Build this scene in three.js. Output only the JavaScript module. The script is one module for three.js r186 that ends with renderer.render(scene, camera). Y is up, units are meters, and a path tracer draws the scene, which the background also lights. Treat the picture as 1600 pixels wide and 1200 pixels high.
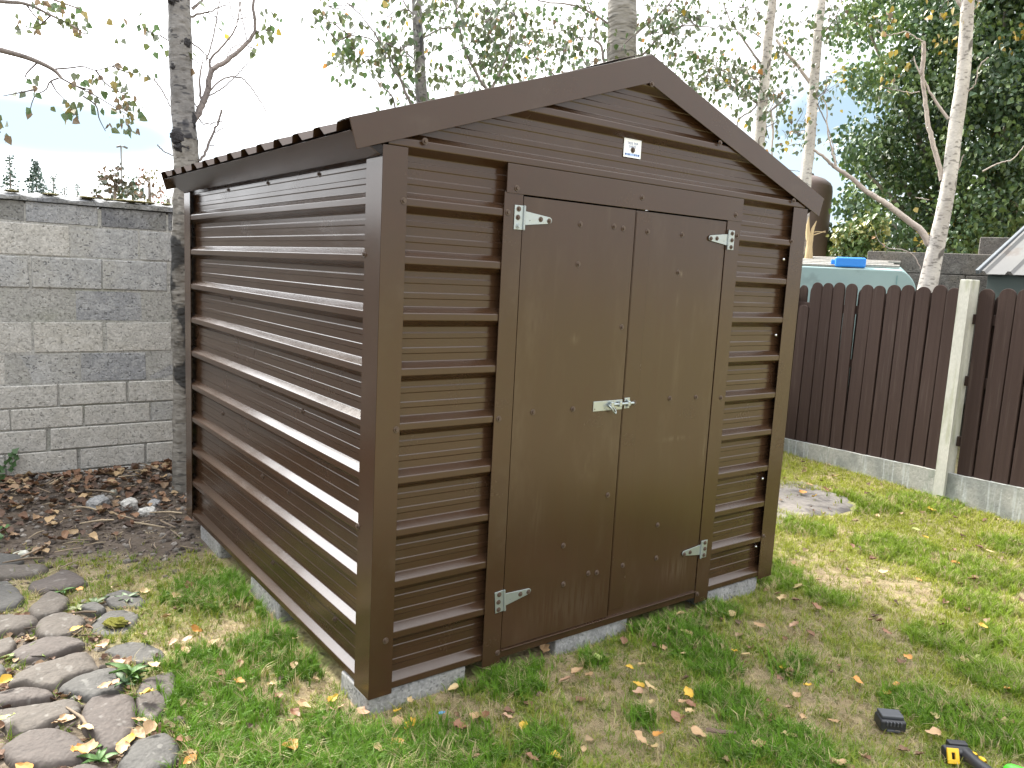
import * as THREE from 'three';
import { mergeGeometries } from 'three/addons/utils/BufferGeometryUtils.js';
import { RoundedBoxGeometry } from 'three/addons/geometries/RoundedBoxGeometry.js';
import { createNoise2D, createNoise3D } from 'simplex-noise';

const V = (x, y, z) => new THREE.Vector3(x, y, z);
const rng = (s) => () => { s = (s + 0x6d2b79f5) | 0; let t = Math.imul(s ^ (s >>> 15), 1 | s); t = (t + Math.imul(t ^ (t >>> 7), 61 | t)) ^ t; return ((t ^ (t >>> 14)) >>> 0) / 4294967296; };
const clamp = THREE.MathUtils.clamp, lerp = THREE.MathUtils.lerp, sstep = (a, b, x) => { const t = Math.min(1, Math.max(0, (x - a) / (b - a))); return t * t * (3 - 2 * t); };

// ------------------------------------------------------------------ camera
const scene = new THREE.Scene();
const camera = new THREE.PerspectiveCamera(52.155, 4 / 3, 0.05, 600);
const EYE = V(-1.26504, 1.68176, 2.47102);
const FW = V(0.59527, -0.140247, -0.791192), RT = V(0.802349, 0.050475, 0.594717), UP = V(0.043472, 0.988829, -0.142573);
camera.position.copy(EYE);
camera.quaternion.setFromRotationMatrix(new THREE.Matrix4().makeBasis(RT, UP, FW.clone().negate()));
camera.updateMatrixWorld(true);
// a point of the place from where it stands in the photograph (1600 x 1200) and how far away it is
const ray = (px, py) => FW.clone().addScaledVector(RT, (px - 800) / 1225.8).addScaledVector(UP, -(py - 600) / 1225.8);
const at = (px, py, dist) => { const d = ray(px, py); return EYE.clone().addScaledVector(d, dist / Math.hypot(d.x, d.z)); };
const onGround = (px, py, y = 0) => { const d = ray(px, py); return EYE.clone().addScaledVector(d, (y - EYE.y) / d.y); };

// ------------------------------------------------------------------ light and sky
const SUN = V(-0.07, 0.66, -0.74).normalize();
const sun = new THREE.DirectionalLight(new THREE.Color(1, 0.94, 0.83), 3.8);
sun.position.copy(SUN).multiplyScalar(40); sun.target.position.set(0, 0, 0);
sun.castShadow = true; sun.shadow.radius = 20; sun.shadow.mapSize.set(2048, 2048);
Object.assign(sun.shadow.camera, { left: -14, right: 14, top: 14, bottom: -14, near: 1, far: 90 });
scene.add(sun, sun.target);
const EXPOSURE = 2.2;
{
  const W = 1024, H = 512, data = new Float32Array(W * H * 4), n3 = createNoise3D(rng(11));
  const gaps = [[ray(60, 197), 0.17, 0.036], [ray(1300, 240), 0.10, 0.10], [ray(2300, 100), 0.2, 0.08]].map(([d, a, b]) => [d.normalize(), a, b]);
  const up = V(0, 1, 0), side = V(0, 0, 0), d = V(0, 0, 0);
  for (let r = 0; r < H; r++) for (let c = 0; c < W; c++) {
    const el = ((r + 0.5) / H - 0.5) * Math.PI, az = ((c + 0.5) / W - 0.5) * 2 * Math.PI;
    d.set(Math.cos(az) * Math.cos(el), Math.sin(el), Math.sin(az) * Math.cos(el));
    const k = 1 / (Math.max(d.y, 0) + 0.16), x = d.x * k, z = d.z * k;
    let f = 0, amp = 0.5, q = 0.9;
    for (let i = 0; i < 6; i++) { f += amp * n3(x * q, z * q, 3.1 * i); amp *= 0.5; q *= 2.05; }
    let gap = 0;
    for (const [g, a, b] of gaps) {
      const t = d.dot(g); if (t < 0.5) continue;
      side.crossVectors(g, up).normalize();
      const u = d.dot(side) / a, w = Math.asin(clamp(d.y, -1, 1)) - Math.asin(g.y), v = (w + 0.16 * d.dot(side) * (a < 0.14 ? -1.1 : 0)) / b;
      gap += 1.35 * Math.exp(-(u * u + v * v));
    }
    const cloud = clamp(0.93 + 0.35 * f - 1.15 * sstep(0.1, 1.15, gap + 0.25 * f), 0.0, 1);
    const ang = Math.acos(clamp(d.dot(SUN), -1, 1));
    const glow = 4.6 * Math.exp(-((ang / 0.42) ** 2)) + 1.3 * Math.exp(-((ang / 0.80) ** 2));
    const thick = 1.55 * (1 + 2 * Math.max(d.y, 0)) / 3 * (1 + 0.28 * f) + glow * (0.85 + 0.3 * f);
    const hz = Math.exp(-Math.max(d.y, 0) / 0.16), blue = [lerp(0.26, 0.31, hz), lerp(0.36, 0.40, hz), lerp(0.45, 0.48, hz)];
    const white = [1.0, 1.01, 1.03], o = (r * W + c) * 4;
    for (let i = 0; i < 3; i++) data[o + i] = lerp(blue[i] * (1 + 0.15 * glow), thick * white[i], cloud);
    data[o + 3] = 1;
  }
  const t = new THREE.DataTexture(data, W, H, THREE.RGBAFormat, THREE.FloatType);
  t.mapping = THREE.EquirectangularReflectionMapping; t.magFilter = THREE.LinearFilter; t.needsUpdate = true;
  scene.background = t; scene.environment = t;
}

// ------------------------------------------------------------------ helpers
const used = {};
function numbered(name) { const n = used[name] = (used[name] ?? -1) + 1; return n ? name + '_' + String(n).padStart(3, '0') : name; }
function shade(o) { o.castShadow = o.receiveShadow = true; return o; }
function tag(o, label, category, group, kind) { if (label) o.userData.label = label; if (category) o.userData.category = category; if (group) o.userData.group = group; if (kind) o.userData.kind = kind; return o; }
function thing(name, pos, label, category, group) { const o = new THREE.Group(); o.name = numbered(name); o.position.copy(pos); scene.add(o); return tag(o, label, category, group); }
function part(name, geo, mat, parent) { const m = shade(new THREE.Mesh(geo, mat)); m.name = parent ? name : numbered(name); (parent ?? scene).add(m); return m; }
const HASH = (x, y, s) => { let h = Math.imul(x, 374761393) + Math.imul(y, 668265263) + Math.imul(s, 2147483647 ^ 0x5bd1e995); h = Math.imul(h ^ (h >>> 13), 1274126177); return ((h ^ (h >>> 16)) >>> 0) / 4294967296; };
function vn(x, y, px, py, s) { // value noise that repeats every px, py cells
  const ix = Math.floor(x), iy = Math.floor(y), fx = x - ix, fy = y - iy, a = fx * fx * (3 - 2 * fx), b = fy * fy * (3 - 2 * fy), m = (v, p) => ((v % p) + p) % p;
  const h = (i, j) => HASH(m(ix + i, px), m(iy + j, py), s);
  return lerp(lerp(h(0, 0), h(1, 0), a), lerp(h(0, 1), h(1, 1), a), b);
}
function fb(u, v, p, oct, s, py = p) { let t = 0, a = 0.5, n = 0; for (let i = 0; i < oct; i++) { t += a * vn(u * p, v * py, p, py, s + i); n += a; a *= 0.55; p *= 2; py *= 2; } return t / n; }
const toS = (c) => 255 * (c <= 0.0031308 ? 12.92 * c : 1.055 * Math.pow(clamp(c, 0, 1), 1 / 2.4) - 0.055);
function tex(w, h, fn, srgb, rep = 1, repY = rep) {
  const d = new Uint8Array(w * h * 4);
  for (let y = 0; y < h; y++) for (let x = 0; x < w; x++) {
    const c = fn((x + 0.5) / w, (y + 0.5) / h), o = (y * w + x) * 4;
    for (let i = 0; i < 3; i++) { const v = typeof c === 'number' ? c : c[i]; d[o + i] = srgb ? toS(v) : clamp(v, 0, 1) * 255; }
    d[o + 3] = 255;
  }
  const t = new THREE.DataTexture(d, w, h); t.wrapS = t.wrapT = THREE.RepeatWrapping; t.magFilter = THREE.LinearFilter; t.minFilter = THREE.LinearFilter;
  if (srgb) t.colorSpace = THREE.SRGBColorSpace; t.repeat.set(rep, repY); t.needsUpdate = true; return t;
}
const jit = (r, a, b) => { const k = a + b * r(); return (v) => v * k; };
const mixc = (a, b, t) => [lerp(a[0], b[0], t), lerp(a[1], b[1], t), lerp(a[2], b[2], t)];
function planarUV(g, ou = 0, ov = 0, turn = false) {
  if (g.index) g = g.toNonIndexed();
  const p = g.attributes.position, uv = new Float32Array(p.count * 2), a = V(), b = V(), c = V(), n = V();
  for (let i = 0; i < p.count; i += 3) {
    a.fromBufferAttribute(p, i); b.fromBufferAttribute(p, i + 1); c.fromBufferAttribute(p, i + 2);
    n.crossVectors(b.clone().sub(a), c.clone().sub(a)); const X = Math.abs(n.x), Y = Math.abs(n.y), Z = Math.abs(n.z);
    [a, b, c].forEach((q, k) => { let u, v; if (Y > X && Y > Z) { u = q.x; v = q.z; } else if (X > Z) { u = q.z; v = q.y; } else { u = q.x; v = q.y; } if (turn) [u, v] = [v, u]; uv[(i + k) * 2] = u + ou; uv[(i + k) * 2 + 1] = v + ov; });
  }
  g.setAttribute('uv', new THREE.BufferAttribute(uv, 2)); return g;
}
const rbox = (w, h, d, r, x = 0, y = 0, z = 0, ou = 0, ov = 0) => planarUV(new RoundedBoxGeometry(w, h, d, 1, r).translate(x, y, z), ou, ov);
const boxTo = (x0, x1, y0, y1, z0, z1, r = 0.002, ou = 0, ov = 0) => rbox(x1 - x0, y1 - y0, z1 - z0, Math.min(r, (x1 - x0) / 2.01, (y1 - y0) / 2.01, (z1 - z0) / 2.01), (x0 + x1) / 2, (y0 + y1) / 2, (z0 + z1) / 2, ou, ov);
function clean(list) { return list.map((g) => { g = g.index ? g.toNonIndexed() : g; for (const k of Object.keys(g.attributes)) if (!['position', 'normal', 'uv'].includes(k)) g.deleteAttribute(k); return g; }); }
const mirror = (g) => { g = (g.index ? g.toNonIndexed() : g.clone()).scale(-1, 1, 1); for (const a of Object.values(g.attributes)) for (let i = 0; i < a.count; i += 3) for (let c = 0; c < a.itemSize; c++) { const k = a.itemSize * (i + 1) + c, m = k + a.itemSize, t = a.array[k]; a.array[k] = a.array[m]; a.array[m] = t; } return g; };
const behind = (g) => mirror(g).rotateY(Math.PI);
const merge = (list) => mergeGeometries(clean(list));
function smooth(pts, n) { return pts.length < 3 ? Array.from({ length: n + 1 }, (_, i) => pts[0].clone().lerp(pts[pts.length - 1], i / n)) : new THREE.CatmullRomCurve3(pts, false, 'centripetal').getPoints(n); }
function tube(pts, radii, seg = 8, noise = null, amp = 0) { // tapered tube, uv: once around, metres along
  const P = [], N = [], U = [], I = []; let nrm = null, len = 0;
  for (let i = 0; i < pts.length; i++) {
    const t = (pts[Math.min(i + 1, pts.length - 1)].clone().sub(pts[Math.max(i - 1, 0)])).normalize();
    if (!nrm) nrm = (Math.abs(t.y) < 0.9 ? V(0, 1, 0) : V(1, 0, 0)).cross(t).normalize(); else nrm.addScaledVector(t, -nrm.dot(t)).normalize();
    const bn = V().crossVectors(t, nrm); if (i) len += pts[i].distanceTo(pts[i - 1]);
    const r0 = Array.isArray(radii) ? lerp(radii[Math.floor(i / (pts.length - 1) * (radii.length - 1))], radii[Math.min(radii.length - 1, Math.floor(i / (pts.length - 1) * (radii.length - 1)) + 1)], (i / (pts.length - 1) * (radii.length - 1)) % 1) : radii;
    for (let j = 0; j <= seg; j++) {
      const a = (j % seg) / seg * Math.PI * 2, dir = nrm.clone().multiplyScalar(Math.cos(a)).addScaledVector(bn, Math.sin(a));
      const r = r0 * (1 + (noise ? amp * noise(Math.cos(a) * 1.3, Math.sin(a) * 1.3, len * 5) + amp * 0.6 * noise(Math.cos(a) * 3, Math.sin(a) * 3, len * 16) : 0));
      const p = pts[i].clone().addScaledVector(dir, r); P.push(p.x, p.y, p.z); N.push(dir.x, dir.y, dir.z); U.push(j / seg, len);
      if (i && j < seg) { const k = i * (seg + 1) + j, m = k - seg - 1; I.push(m, m + 1, k, m + 1, k + 1, k); }
    }
  }
  const g = new THREE.BufferGeometry(); g.setAttribute('position', new THREE.Float32BufferAttribute(P, 3)); g.setAttribute('normal', new THREE.Float32BufferAttribute(N, 3)); g.setAttribute('uv', new THREE.Float32BufferAttribute(U, 2)); g.setIndex(I);
  if (noise) g.computeVertexNormals(); return g;
}
const n2 = createNoise2D(rng(5)), n3d = createNoise3D(rng(6));
const std = (o) => new THREE.MeshStandardMaterial(o);
const lin = (r, g, b) => new THREE.Color().setRGB(r, g, b);

// ------------------------------------------------------------------ materials
const metalMap = tex(512, 512, (u, v) => {
  const a = fb(u, v, 3, 5, 21), dust = sstep(0.55, 0.85, fb(u, v, 5, 5, 41)) * fb(u, v, 40, 2, 61), scuff = sstep(0.72, 0.85, fb(u, v, 30, 3, 31)) * sstep(0.6, 0.75, fb(u, v, 4, 3, 33));
  return mixc(mixc([0.044, 0.0230, 0.0122], [0.050, 0.0270, 0.0148], a), [0.17, 0.145, 0.11], clamp(0.09 * dust + 0.012 * scuff, 0, 1));
}, true);
const metalRough = tex(512, 512, (u, v) => 0.22 + 0.10 * (fb(u, v, 4, 5, 71) - 0.5) + 0.05 * sstep(0.6, 0.85, fb(u, v, 6, 4, 43)) + 0.05 * (fb(u, v, 128, 1, 77) - 0.5), false);
const metalBump = tex(512, 512, (u, v) => 0.72 * fb(u, v, 3, 2, 81, 2) + 0.006 * fb(u, v, 128, 2, 83), false);
const metal = new THREE.MeshPhysicalMaterial({ ior: 1.53, map: metalMap, roughnessMap: metalRough, roughness: 1, bumpMap: metalBump, bumpScale: 0.0045 });
const doorMetal = (seed, marks) => { const m = metal.clone(), t = tex(256, 768, (u, v) => { const a = fb(u, v, 3, 5, seed), dust = sstep(0.5, 0.8, fb(u, v, 4, 5, seed + 20)) * fb(u, v, 40, 2, seed + 30), run = sstep(0.66, 0.82, fb(u, v, 40, 2, seed + 40, 4)) * sstep(0.4, 0.7, fb(u, v, 3, 3, seed + 45)); let k = 0.09 * dust + 0.02 * run; for (const [x, y, rx, ry, s] of marks) { const q = ((u - x) / rx) ** 2 + ((v - y) / ry) ** 2; if (q < 4) k += 0.5 * s * Math.exp(-q) * sstep(0.35, 0.62, fb(u, v, 50, 3, seed + 50, 12)); } return mixc(mixc([0.044, 0.0230, 0.0122], [0.050, 0.0270, 0.0148], a), [0.24, 0.20, 0.14], clamp(k, 0, 1)); }, true); t.repeat.set(1 / 0.609, 1 / 1.853); t.offset.set(0.5, 0.5); m.map = t; return m; };
const metalRoof = std({ map: metalMap, roughness: 0.42 });
const screwMat = std({ color: lin(0.075, 0.05, 0.036), roughness: 0.42 });
const zinc = std({ color: lin(0.40, 0.45, 0.46), metalness: 0.75, roughness: 0.36, bumpMap: tex(64, 64, (u, v) => fb(u, v, 8, 2, 3), false, 8), bumpScale: 0.0006 });
const steel = std({ color: lin(0.7, 0.71, 0.73), metalness: 0.9, roughness: 0.25 });
function concrete(seed, base, dark, pale, warm) {
  return tex(512, 512, (u, v) => {
    const big = fb(u, v, 3, 4, seed), mid = fb(u, v, 14, 3, seed + 7), fine = fb(u, v, 90, 2, seed + 11), pit = sstep(0.70, 0.8, fb(u, v, 60, 2, seed + 17)), fleck = sstep(0.70, 0.8, fb(u, v, 75, 2, seed + 23));
    let c = mixc(base, warm, sstep(0.35, 0.7, big)); c = mixc(c, pale, 0.5 * sstep(0.5, 0.75, mid)); c = c.map((x) => x * (0.68 + 0.64 * fine));
    return mixc(mixc(c, pale.map((x) => x * 1.2), 0.4 * fleck), dark, 0.7 * pit);
  }, true, 1.15);
}
const pitBump = tex(512, 512, (u, v) => 0.5 + 0.35 * (fb(u, v, 40, 3, 90) - 0.5) + 0.25 * (fb(u, v, 10, 2, 91) - 0.5) - 0.4 * sstep(0.70, 0.8, fb(u, v, 60, 2, 117)), false, 1.15);
const blockMats = [
  std({ map: concrete(100, [0.345, 0.35, 0.352], [0.12, 0.125, 0.13], [0.48, 0.48, 0.475], [0.375, 0.372, 0.355]), bumpMap: pitBump, bumpScale: 0.007, roughness: 0.95 }),
  std({ map: concrete(140, [0.435, 0.425, 0.40], [0.18, 0.18, 0.165], [0.55, 0.54, 0.515], [0.455, 0.44, 0.405]), bumpMap: pitBump, bumpScale: 0.006, roughness: 0.95 }),
  std({ map: concrete(180, [0.285, 0.293, 0.308], [0.09, 0.095, 0.10], [0.43, 0.435, 0.44], [0.315, 0.318, 0.32]), bumpMap: pitBump, bumpScale: 0.007, roughness: 0.95 }),
];
const capMat = std({ map: concrete(220, [0.17, 0.175, 0.19], [0.035, 0.037, 0.04], [0.31, 0.315, 0.32], [0.205, 0.205, 0.195]), bumpMap: pitBump, bumpScale: 0.009, roughness: 0.97 });
const mortarMat = std({ map: concrete(260, [0.345, 0.342, 0.325], [0.15, 0.15, 0.14], [0.46, 0.455, 0.435], [0.31, 0.315, 0.275]), bumpMap: pitBump, bumpScale: 0.006, roughness: 0.97 });
const padMat = std({ map: concrete(300, [0.24, 0.24, 0.24], [0.09, 0.09, 0.09], [0.38, 0.38, 0.37], [0.27, 0.265, 0.25]), bumpMap: pitBump, bumpScale: 0.004, roughness: 0.95 });
const boardMat = std({ map: tex(512, 512, (u, v) => {
  const streak = fb(u, v, 36, 3, 330, 3), big = fb(u, v, 4, 4, 340), fine = fb(u, v, 80, 2, 350);
  let c = mixc([0.19, 0.20, 0.19], [0.30, 0.30, 0.275], sstep(0.35, 0.65, big)); c = mixc(c, [0.40, 0.43, 0.43], 0.6 * sstep(0.55, 0.75, streak)); c = mixc(c, [0.20, 0.22, 0.19], 0.7 * sstep(0.62, 0.8, fb(u, v, 18, 4, 360, 5)));
  return c.map((x) => x * (0.8 + 0.4 * fine));
}, true, 0.9), bumpMap: pitBump, bumpScale: 0.002, roughness: 0.92 });
const postMat = std({ map: tex(256, 512, (u, v) => { const a = fb(u, v, 5, 5, 371), g = sstep(0.55, 0.8, fb(u, v, 7, 4, 380, 3)), f = fb(u, v, 60, 2, 390); return mixc(mixc([0.38, 0.38, 0.335], [0.48, 0.47, 0.425], a), [0.26, 0.27, 0.18], 0.6 * g).map((x) => x * (0.9 + 0.2 * f)); }, true, 2, 0.8), bumpMap: pitBump, bumpScale: 0.001, roughness: 0.9 });
const plankTex = (seed) => tex(128, 512, (u, v) => { const g = fb(u, v, 26, 3, seed, 3), b = fb(u, v, 3, 4, seed + 9), w = sstep(0.62, 0.85, fb(u, v, 16, 3, seed + 15, 6)); return mixc(mixc([0.028, 0.0165, 0.0135], [0.045, 0.0270, 0.0220], 0.5 * g + 0.5 * b), [0.08, 0.062, 0.052], 0.3 * w); }, true, 3, 0.6);
const plankBump = tex(128, 256, (u, v) => fb(u, v, 30, 3, 15, 2), false, 3, 0.6);
const plankMats = [400, 420, 440].map((s) => new THREE.MeshPhysicalMaterial({ map: plankTex(s), bumpMap: plankBump, bumpScale: 0.0015, roughness: 0.8, specularIntensity: 0.45 }));
const boardsTex = tex(128, 512, (u, v) => { const g = fb(u, v, 30, 3, 460, 3), b = fb(u, v, 3, 4, 470); return mixc([0.15, 0.14, 0.125], [0.34, 0.32, 0.29], 0.6 * g + 0.4 * b); }, true, 4, 0.8);
const weathered = std({ map: boardsTex, roughness: 0.9, bumpMap: plankBump, bumpScale: 0.002 });
function barkTex(seed, pale, grey, dark, scars, lines) {
  return tex(256, 1024, (u, v) => {
    const big = fb(u, v, 3, 4, seed, 6), len = sstep(0.66, 0.76, fb(u, v, 9, 2, seed + 5, 120)), scar = sstep(scars, scars + 0.09, fb(u, v, 3, 4, seed + 9, 9)), fine = fb(u, v, 24, 2, seed + 13, 160), peel = sstep(0.6, 0.72, fb(u, v, 5, 3, seed + 17, 40));
    let c = mixc(grey, pale, sstep(0.3, 0.65, big)); c = mixc(c, grey, 0.5 * peel); c = mixc(c, dark, lines * len); c = mixc(c, dark, 0.92 * scar); return c.map((x) => x * (0.84 + 0.32 * fine));
  }, true, 1, 0.55);
}
const barkBump = tex(128, 512, (u, v) => 0.5 * fb(u, v, 8, 3, 500, 60) + 0.5 * fb(u, v, 4, 4, 510, 12), false, 1, 0.55);
const barkGrey = std({ map: barkTex(520, [0.22, 0.21, 0.20], [0.135, 0.13, 0.125], [0.028, 0.028, 0.034], 0.62, 0.75), bumpMap: barkBump, bumpScale: 0.02, roughness: 0.85 });
const barkWhite = std({ map: barkTex(560, [0.50, 0.47, 0.43], [0.38, 0.35, 0.32], [0.08, 0.07, 0.06], 0.74, 0.6), bumpMap: barkBump, bumpScale: 0.006, roughness: 0.8 });
const barkRough = std({ map: barkTex(600, [0.24, 0.225, 0.20], [0.135, 0.125, 0.11], [0.03, 0.03, 0.03], 0.44, 0.6), bumpMap: barkBump, bumpScale: 0.03, roughness: 0.9 });
const knotMat = std({ color: lin(0.065, 0.062, 0.066), roughness: 0.95, bumpMap: barkBump, bumpScale: 0.02 });
const barkTwig = std({ color: lin(0.105, 0.085, 0.08), roughness: 0.85 });
const barkLimb = std({ map: barkTex(640, [0.30, 0.26, 0.24], [0.19, 0.165, 0.155], [0.06, 0.05, 0.05], 0.72, 0.5), roughness: 0.85 });
const barkPaleLimb = std({ map: barkTex(660, [0.46, 0.40, 0.35], [0.33, 0.28, 0.25], [0.10, 0.08, 0.07], 0.74, 0.5), roughness: 0.85 });
const leafMat = new THREE.MeshPhysicalMaterial({ vertexColors: true, roughness: 0.5, transmission: 0.5, thickness: 0, side: THREE.DoubleSide });
const leafInst = new THREE.MeshPhysicalMaterial({ color: 0xffffff, roughness: 0.42, transmission: 0.35, thickness: 0, side: THREE.DoubleSide });
const grassMat = new THREE.MeshPhysicalMaterial({ color: 0xffffff, roughness: 0.7, specularIntensity: 0.35, transmission: 0.35, thickness: 0, side: THREE.DoubleSide });
const stoneTex = (s, a, b) => tex(256, 256, (u, v) => { const m = fb(u, v, 3, 5, s), f = fb(u, v, 40, 2, s + 3), l = sstep(0.68, 0.8, fb(u, v, 14, 3, s + 5)), st = fb(u, v, 2, 3, s + 8, 16); return mixc(mixc(a, b, 0.6 * m + 0.4 * st), [0.34, 0.33, 0.30], 0.22 * l).map((x) => x * (0.78 + 0.44 * f)); }, true, 2.2);
const stoneBump = tex(256, 256, (u, v) => 0.6 * fb(u, v, 6, 4, 701) + 0.4 * fb(u, v, 40, 2, 702), false, 2.2);
const stoneMats = [[0.054, 0.043, 0.038, 0.090, 0.073, 0.063], [0.070, 0.058, 0.048, 0.105, 0.089, 0.074], [0.052, 0.049, 0.045, 0.085, 0.081, 0.074]].map((c, i) => std({ map: stoneTex(710 + 20 * i, c.slice(0, 3), c.slice(3)), bumpMap: stoneBump, bumpScale: 0.007, roughness: 0.8 }));

// ------------------------------------------------------------------ ground
const soilAt = (x, z) => sstep(-1.55, -2.35, z + 0.25 * n2(x * 1.1 + 4, z * 1.1)) * sstep(1.2, 0.3, x + 0.3 * n2(x, z * 0.7));
const cobbleAt = (x, z) => sstep(-0.62, -0.86, x + 0.12 * n2(z * 1.7, 3) + 0.10 * (z - 0.2)) * sstep(-1.75, -1.45, z);
const groundY = (x, z) => 0.010 * n2(x * 0.9, z * 0.9) + 0.006 * n2(x * 3.1 + 7, z * 3.1) + 0.07 * sstep(-3.1, -3.8, z) * sstep(4, 2, x) - 0.002 * cobbleAt(x, z);
const lush = [[818, 1052, .13], [300, 1085, .28], [360, 1110, .25], [700, 1062, .12], [790, 1066, .18], [1085, 1020, .16], [1110, 1040, .14], [1140, 1105, .14], [1000, 1128, .07], [1220, 1165, .16], [1250, 1185, .14], [1480, 1005, .18], [1530, 950, .2], [1240, 1050, .12], [1300, 940, .14], [1590, 860, .22], [1150, 1180, .1], [250, 1130, .16], [330, 1170, .2], [850, 1175, .12], [430, 1010, .2], [470, 1050, .14], [700, 1180, .2], [560, 1180, .18], [430, 1180, .2], [930, 1040, .07], [1340, 790, .3], [1260, 830, .2], [1400, 860, .28], [1520, 900, .3], [1590, 1010, .2], [1560, 1150, .2], [1440, 1110, .16], [1040, 985, .2], [1120, 960, .12], [1200, 900, .25], [520, 1140, .1], [790, 1050, .14], [1450, 790, .3], [1370, 720, .2], [1560, 1060, .2], [300, 1030, .1], [460, 950, .2], [340, 930, .25], [640, 1180, .16]].map(([a, b, r]) => [onGround(a, b), r]);
const straw = [[680, 1105, .2], [740, 1120, .2], [700, 1150, .12], [980, 1085, .2], [900, 1065, .2], [860, 1030, .14], [940, 1130, .2], [1360, 1110, .16], [1290, 1090, .2], [1330, 1070, .14], [620, 1130, .1], [1400, 1000, .16], [1590, 930, .2], [1180, 1060, .14], [1270, 1130, .1], [1340, 1150, .12], [560, 1110, .12], [480, 1090, .14], [1100, 1140, .12], [1380, 985, .14], [1250, 985, .2], [1430, 925, .2], [1310, 905, .2], [1480, 885, .2], [1200, 980, .2], [350, 990, .14], [420, 1080, .08], [1010, 1160, .14], [450, 1140, .1], [760, 1090, .12], [1020, 1110, .1]].map(([a, b, r]) => [onGround(a, b), r]);
const near = (list, x, z) => { let s = 0; for (const [p, r] of list) { const q = ((p.x - x) ** 2 + (p.z - z) ** 2) / (r * r); if (q < 5) s = Math.max(s, Math.exp(-q)); } return s; };
const greenAt = (x, z) => clamp(0.42 + 0.34 * n2(x * 2.1 + 9, z * 2.1) + 0.22 * n2(x * 5.7, z * 5.7 + 3) + 0.10 * sstep(2.4, 4.2, x) + 0.75 * near(lush, x, z) - 0.75 * near(straw, x, z), 0, 1);
{
  const line = (a, b, s, far) => { const out = []; for (let k = far; k > 8; k *= 0.55) out.push(a - k); for (let v = a; v <= b + 1e-6; v += s) out.push(v); const tail = []; for (let k = far; k > 8; k *= 0.55) tail.unshift(b + k); return out.concat(tail); };
  const xs = line(-3, 8, 0.05, 260), zs = line(-5, 3.4, 0.05, 260), P = [], C = [], U = [], I = [];
  for (let j = 0; j < zs.length; j++) for (let i = 0; i < xs.length; i++) {
    const x = xs[i], z = zs[j], nearby = Math.abs(x) < 12 && Math.abs(z) < 9; P.push(x, nearby ? groundY(x, z) : -0.02, z); U.push(x / 1.6, z / 1.6);
    const g = greenAt(x, z); let c = mixc([0.35, 0.275, 0.175], [0.22, 0.235, 0.080], 0.85 * g);
    c = mixc(c, [0.098, 0.076, 0.060], clamp(soilAt(x, z) * 1.1, 0, 1)); c = mixc(c, [0.13, 0.10, 0.078], 0.9 * cobbleAt(x, z)); C.push(...c);
    if (i && j) { const a = j * xs.length + i, b = a - 1, d = a - xs.length, e = d - 1; I.push(e, b, d, d, b, a); }
  }
  const g = new THREE.BufferGeometry(); g.setAttribute('position', new THREE.Float32BufferAttribute(P, 3)); g.setAttribute('color', new THREE.Float32BufferAttribute(C, 3)); g.setAttribute('uv', new THREE.Float32BufferAttribute(U, 2)); g.setIndex(I); g.computeVertexNormals();
  const map = tex(512, 512, (u, v) => { const a = fb(u, v, 60, 3, 801), b = fb(u, v, 12, 3, 811), c = sstep(0.62, 0.78, fb(u, v, 120, 2, 821, 50)), e = sstep(0.62, 0.78, fb(u, v, 50, 2, 831, 120)); const k = 0.35 + 0.55 * a + 0.35 * b + 0.35 * (c + e); return [k, k * 0.97, k * 0.9]; }, true);
  const m = std({ map, vertexColors: true, roughness: 0.97, bumpMap: tex(512, 512, (u, v) => 0.6 * fb(u, v, 70, 3, 801) + 0.4 * fb(u, v, 14, 3, 811), false), bumpScale: 0.02 });
  tag(part('ground', g, m), 'patchy lawn and soil ground of the back garden', null, null, 'structure');
}

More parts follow.
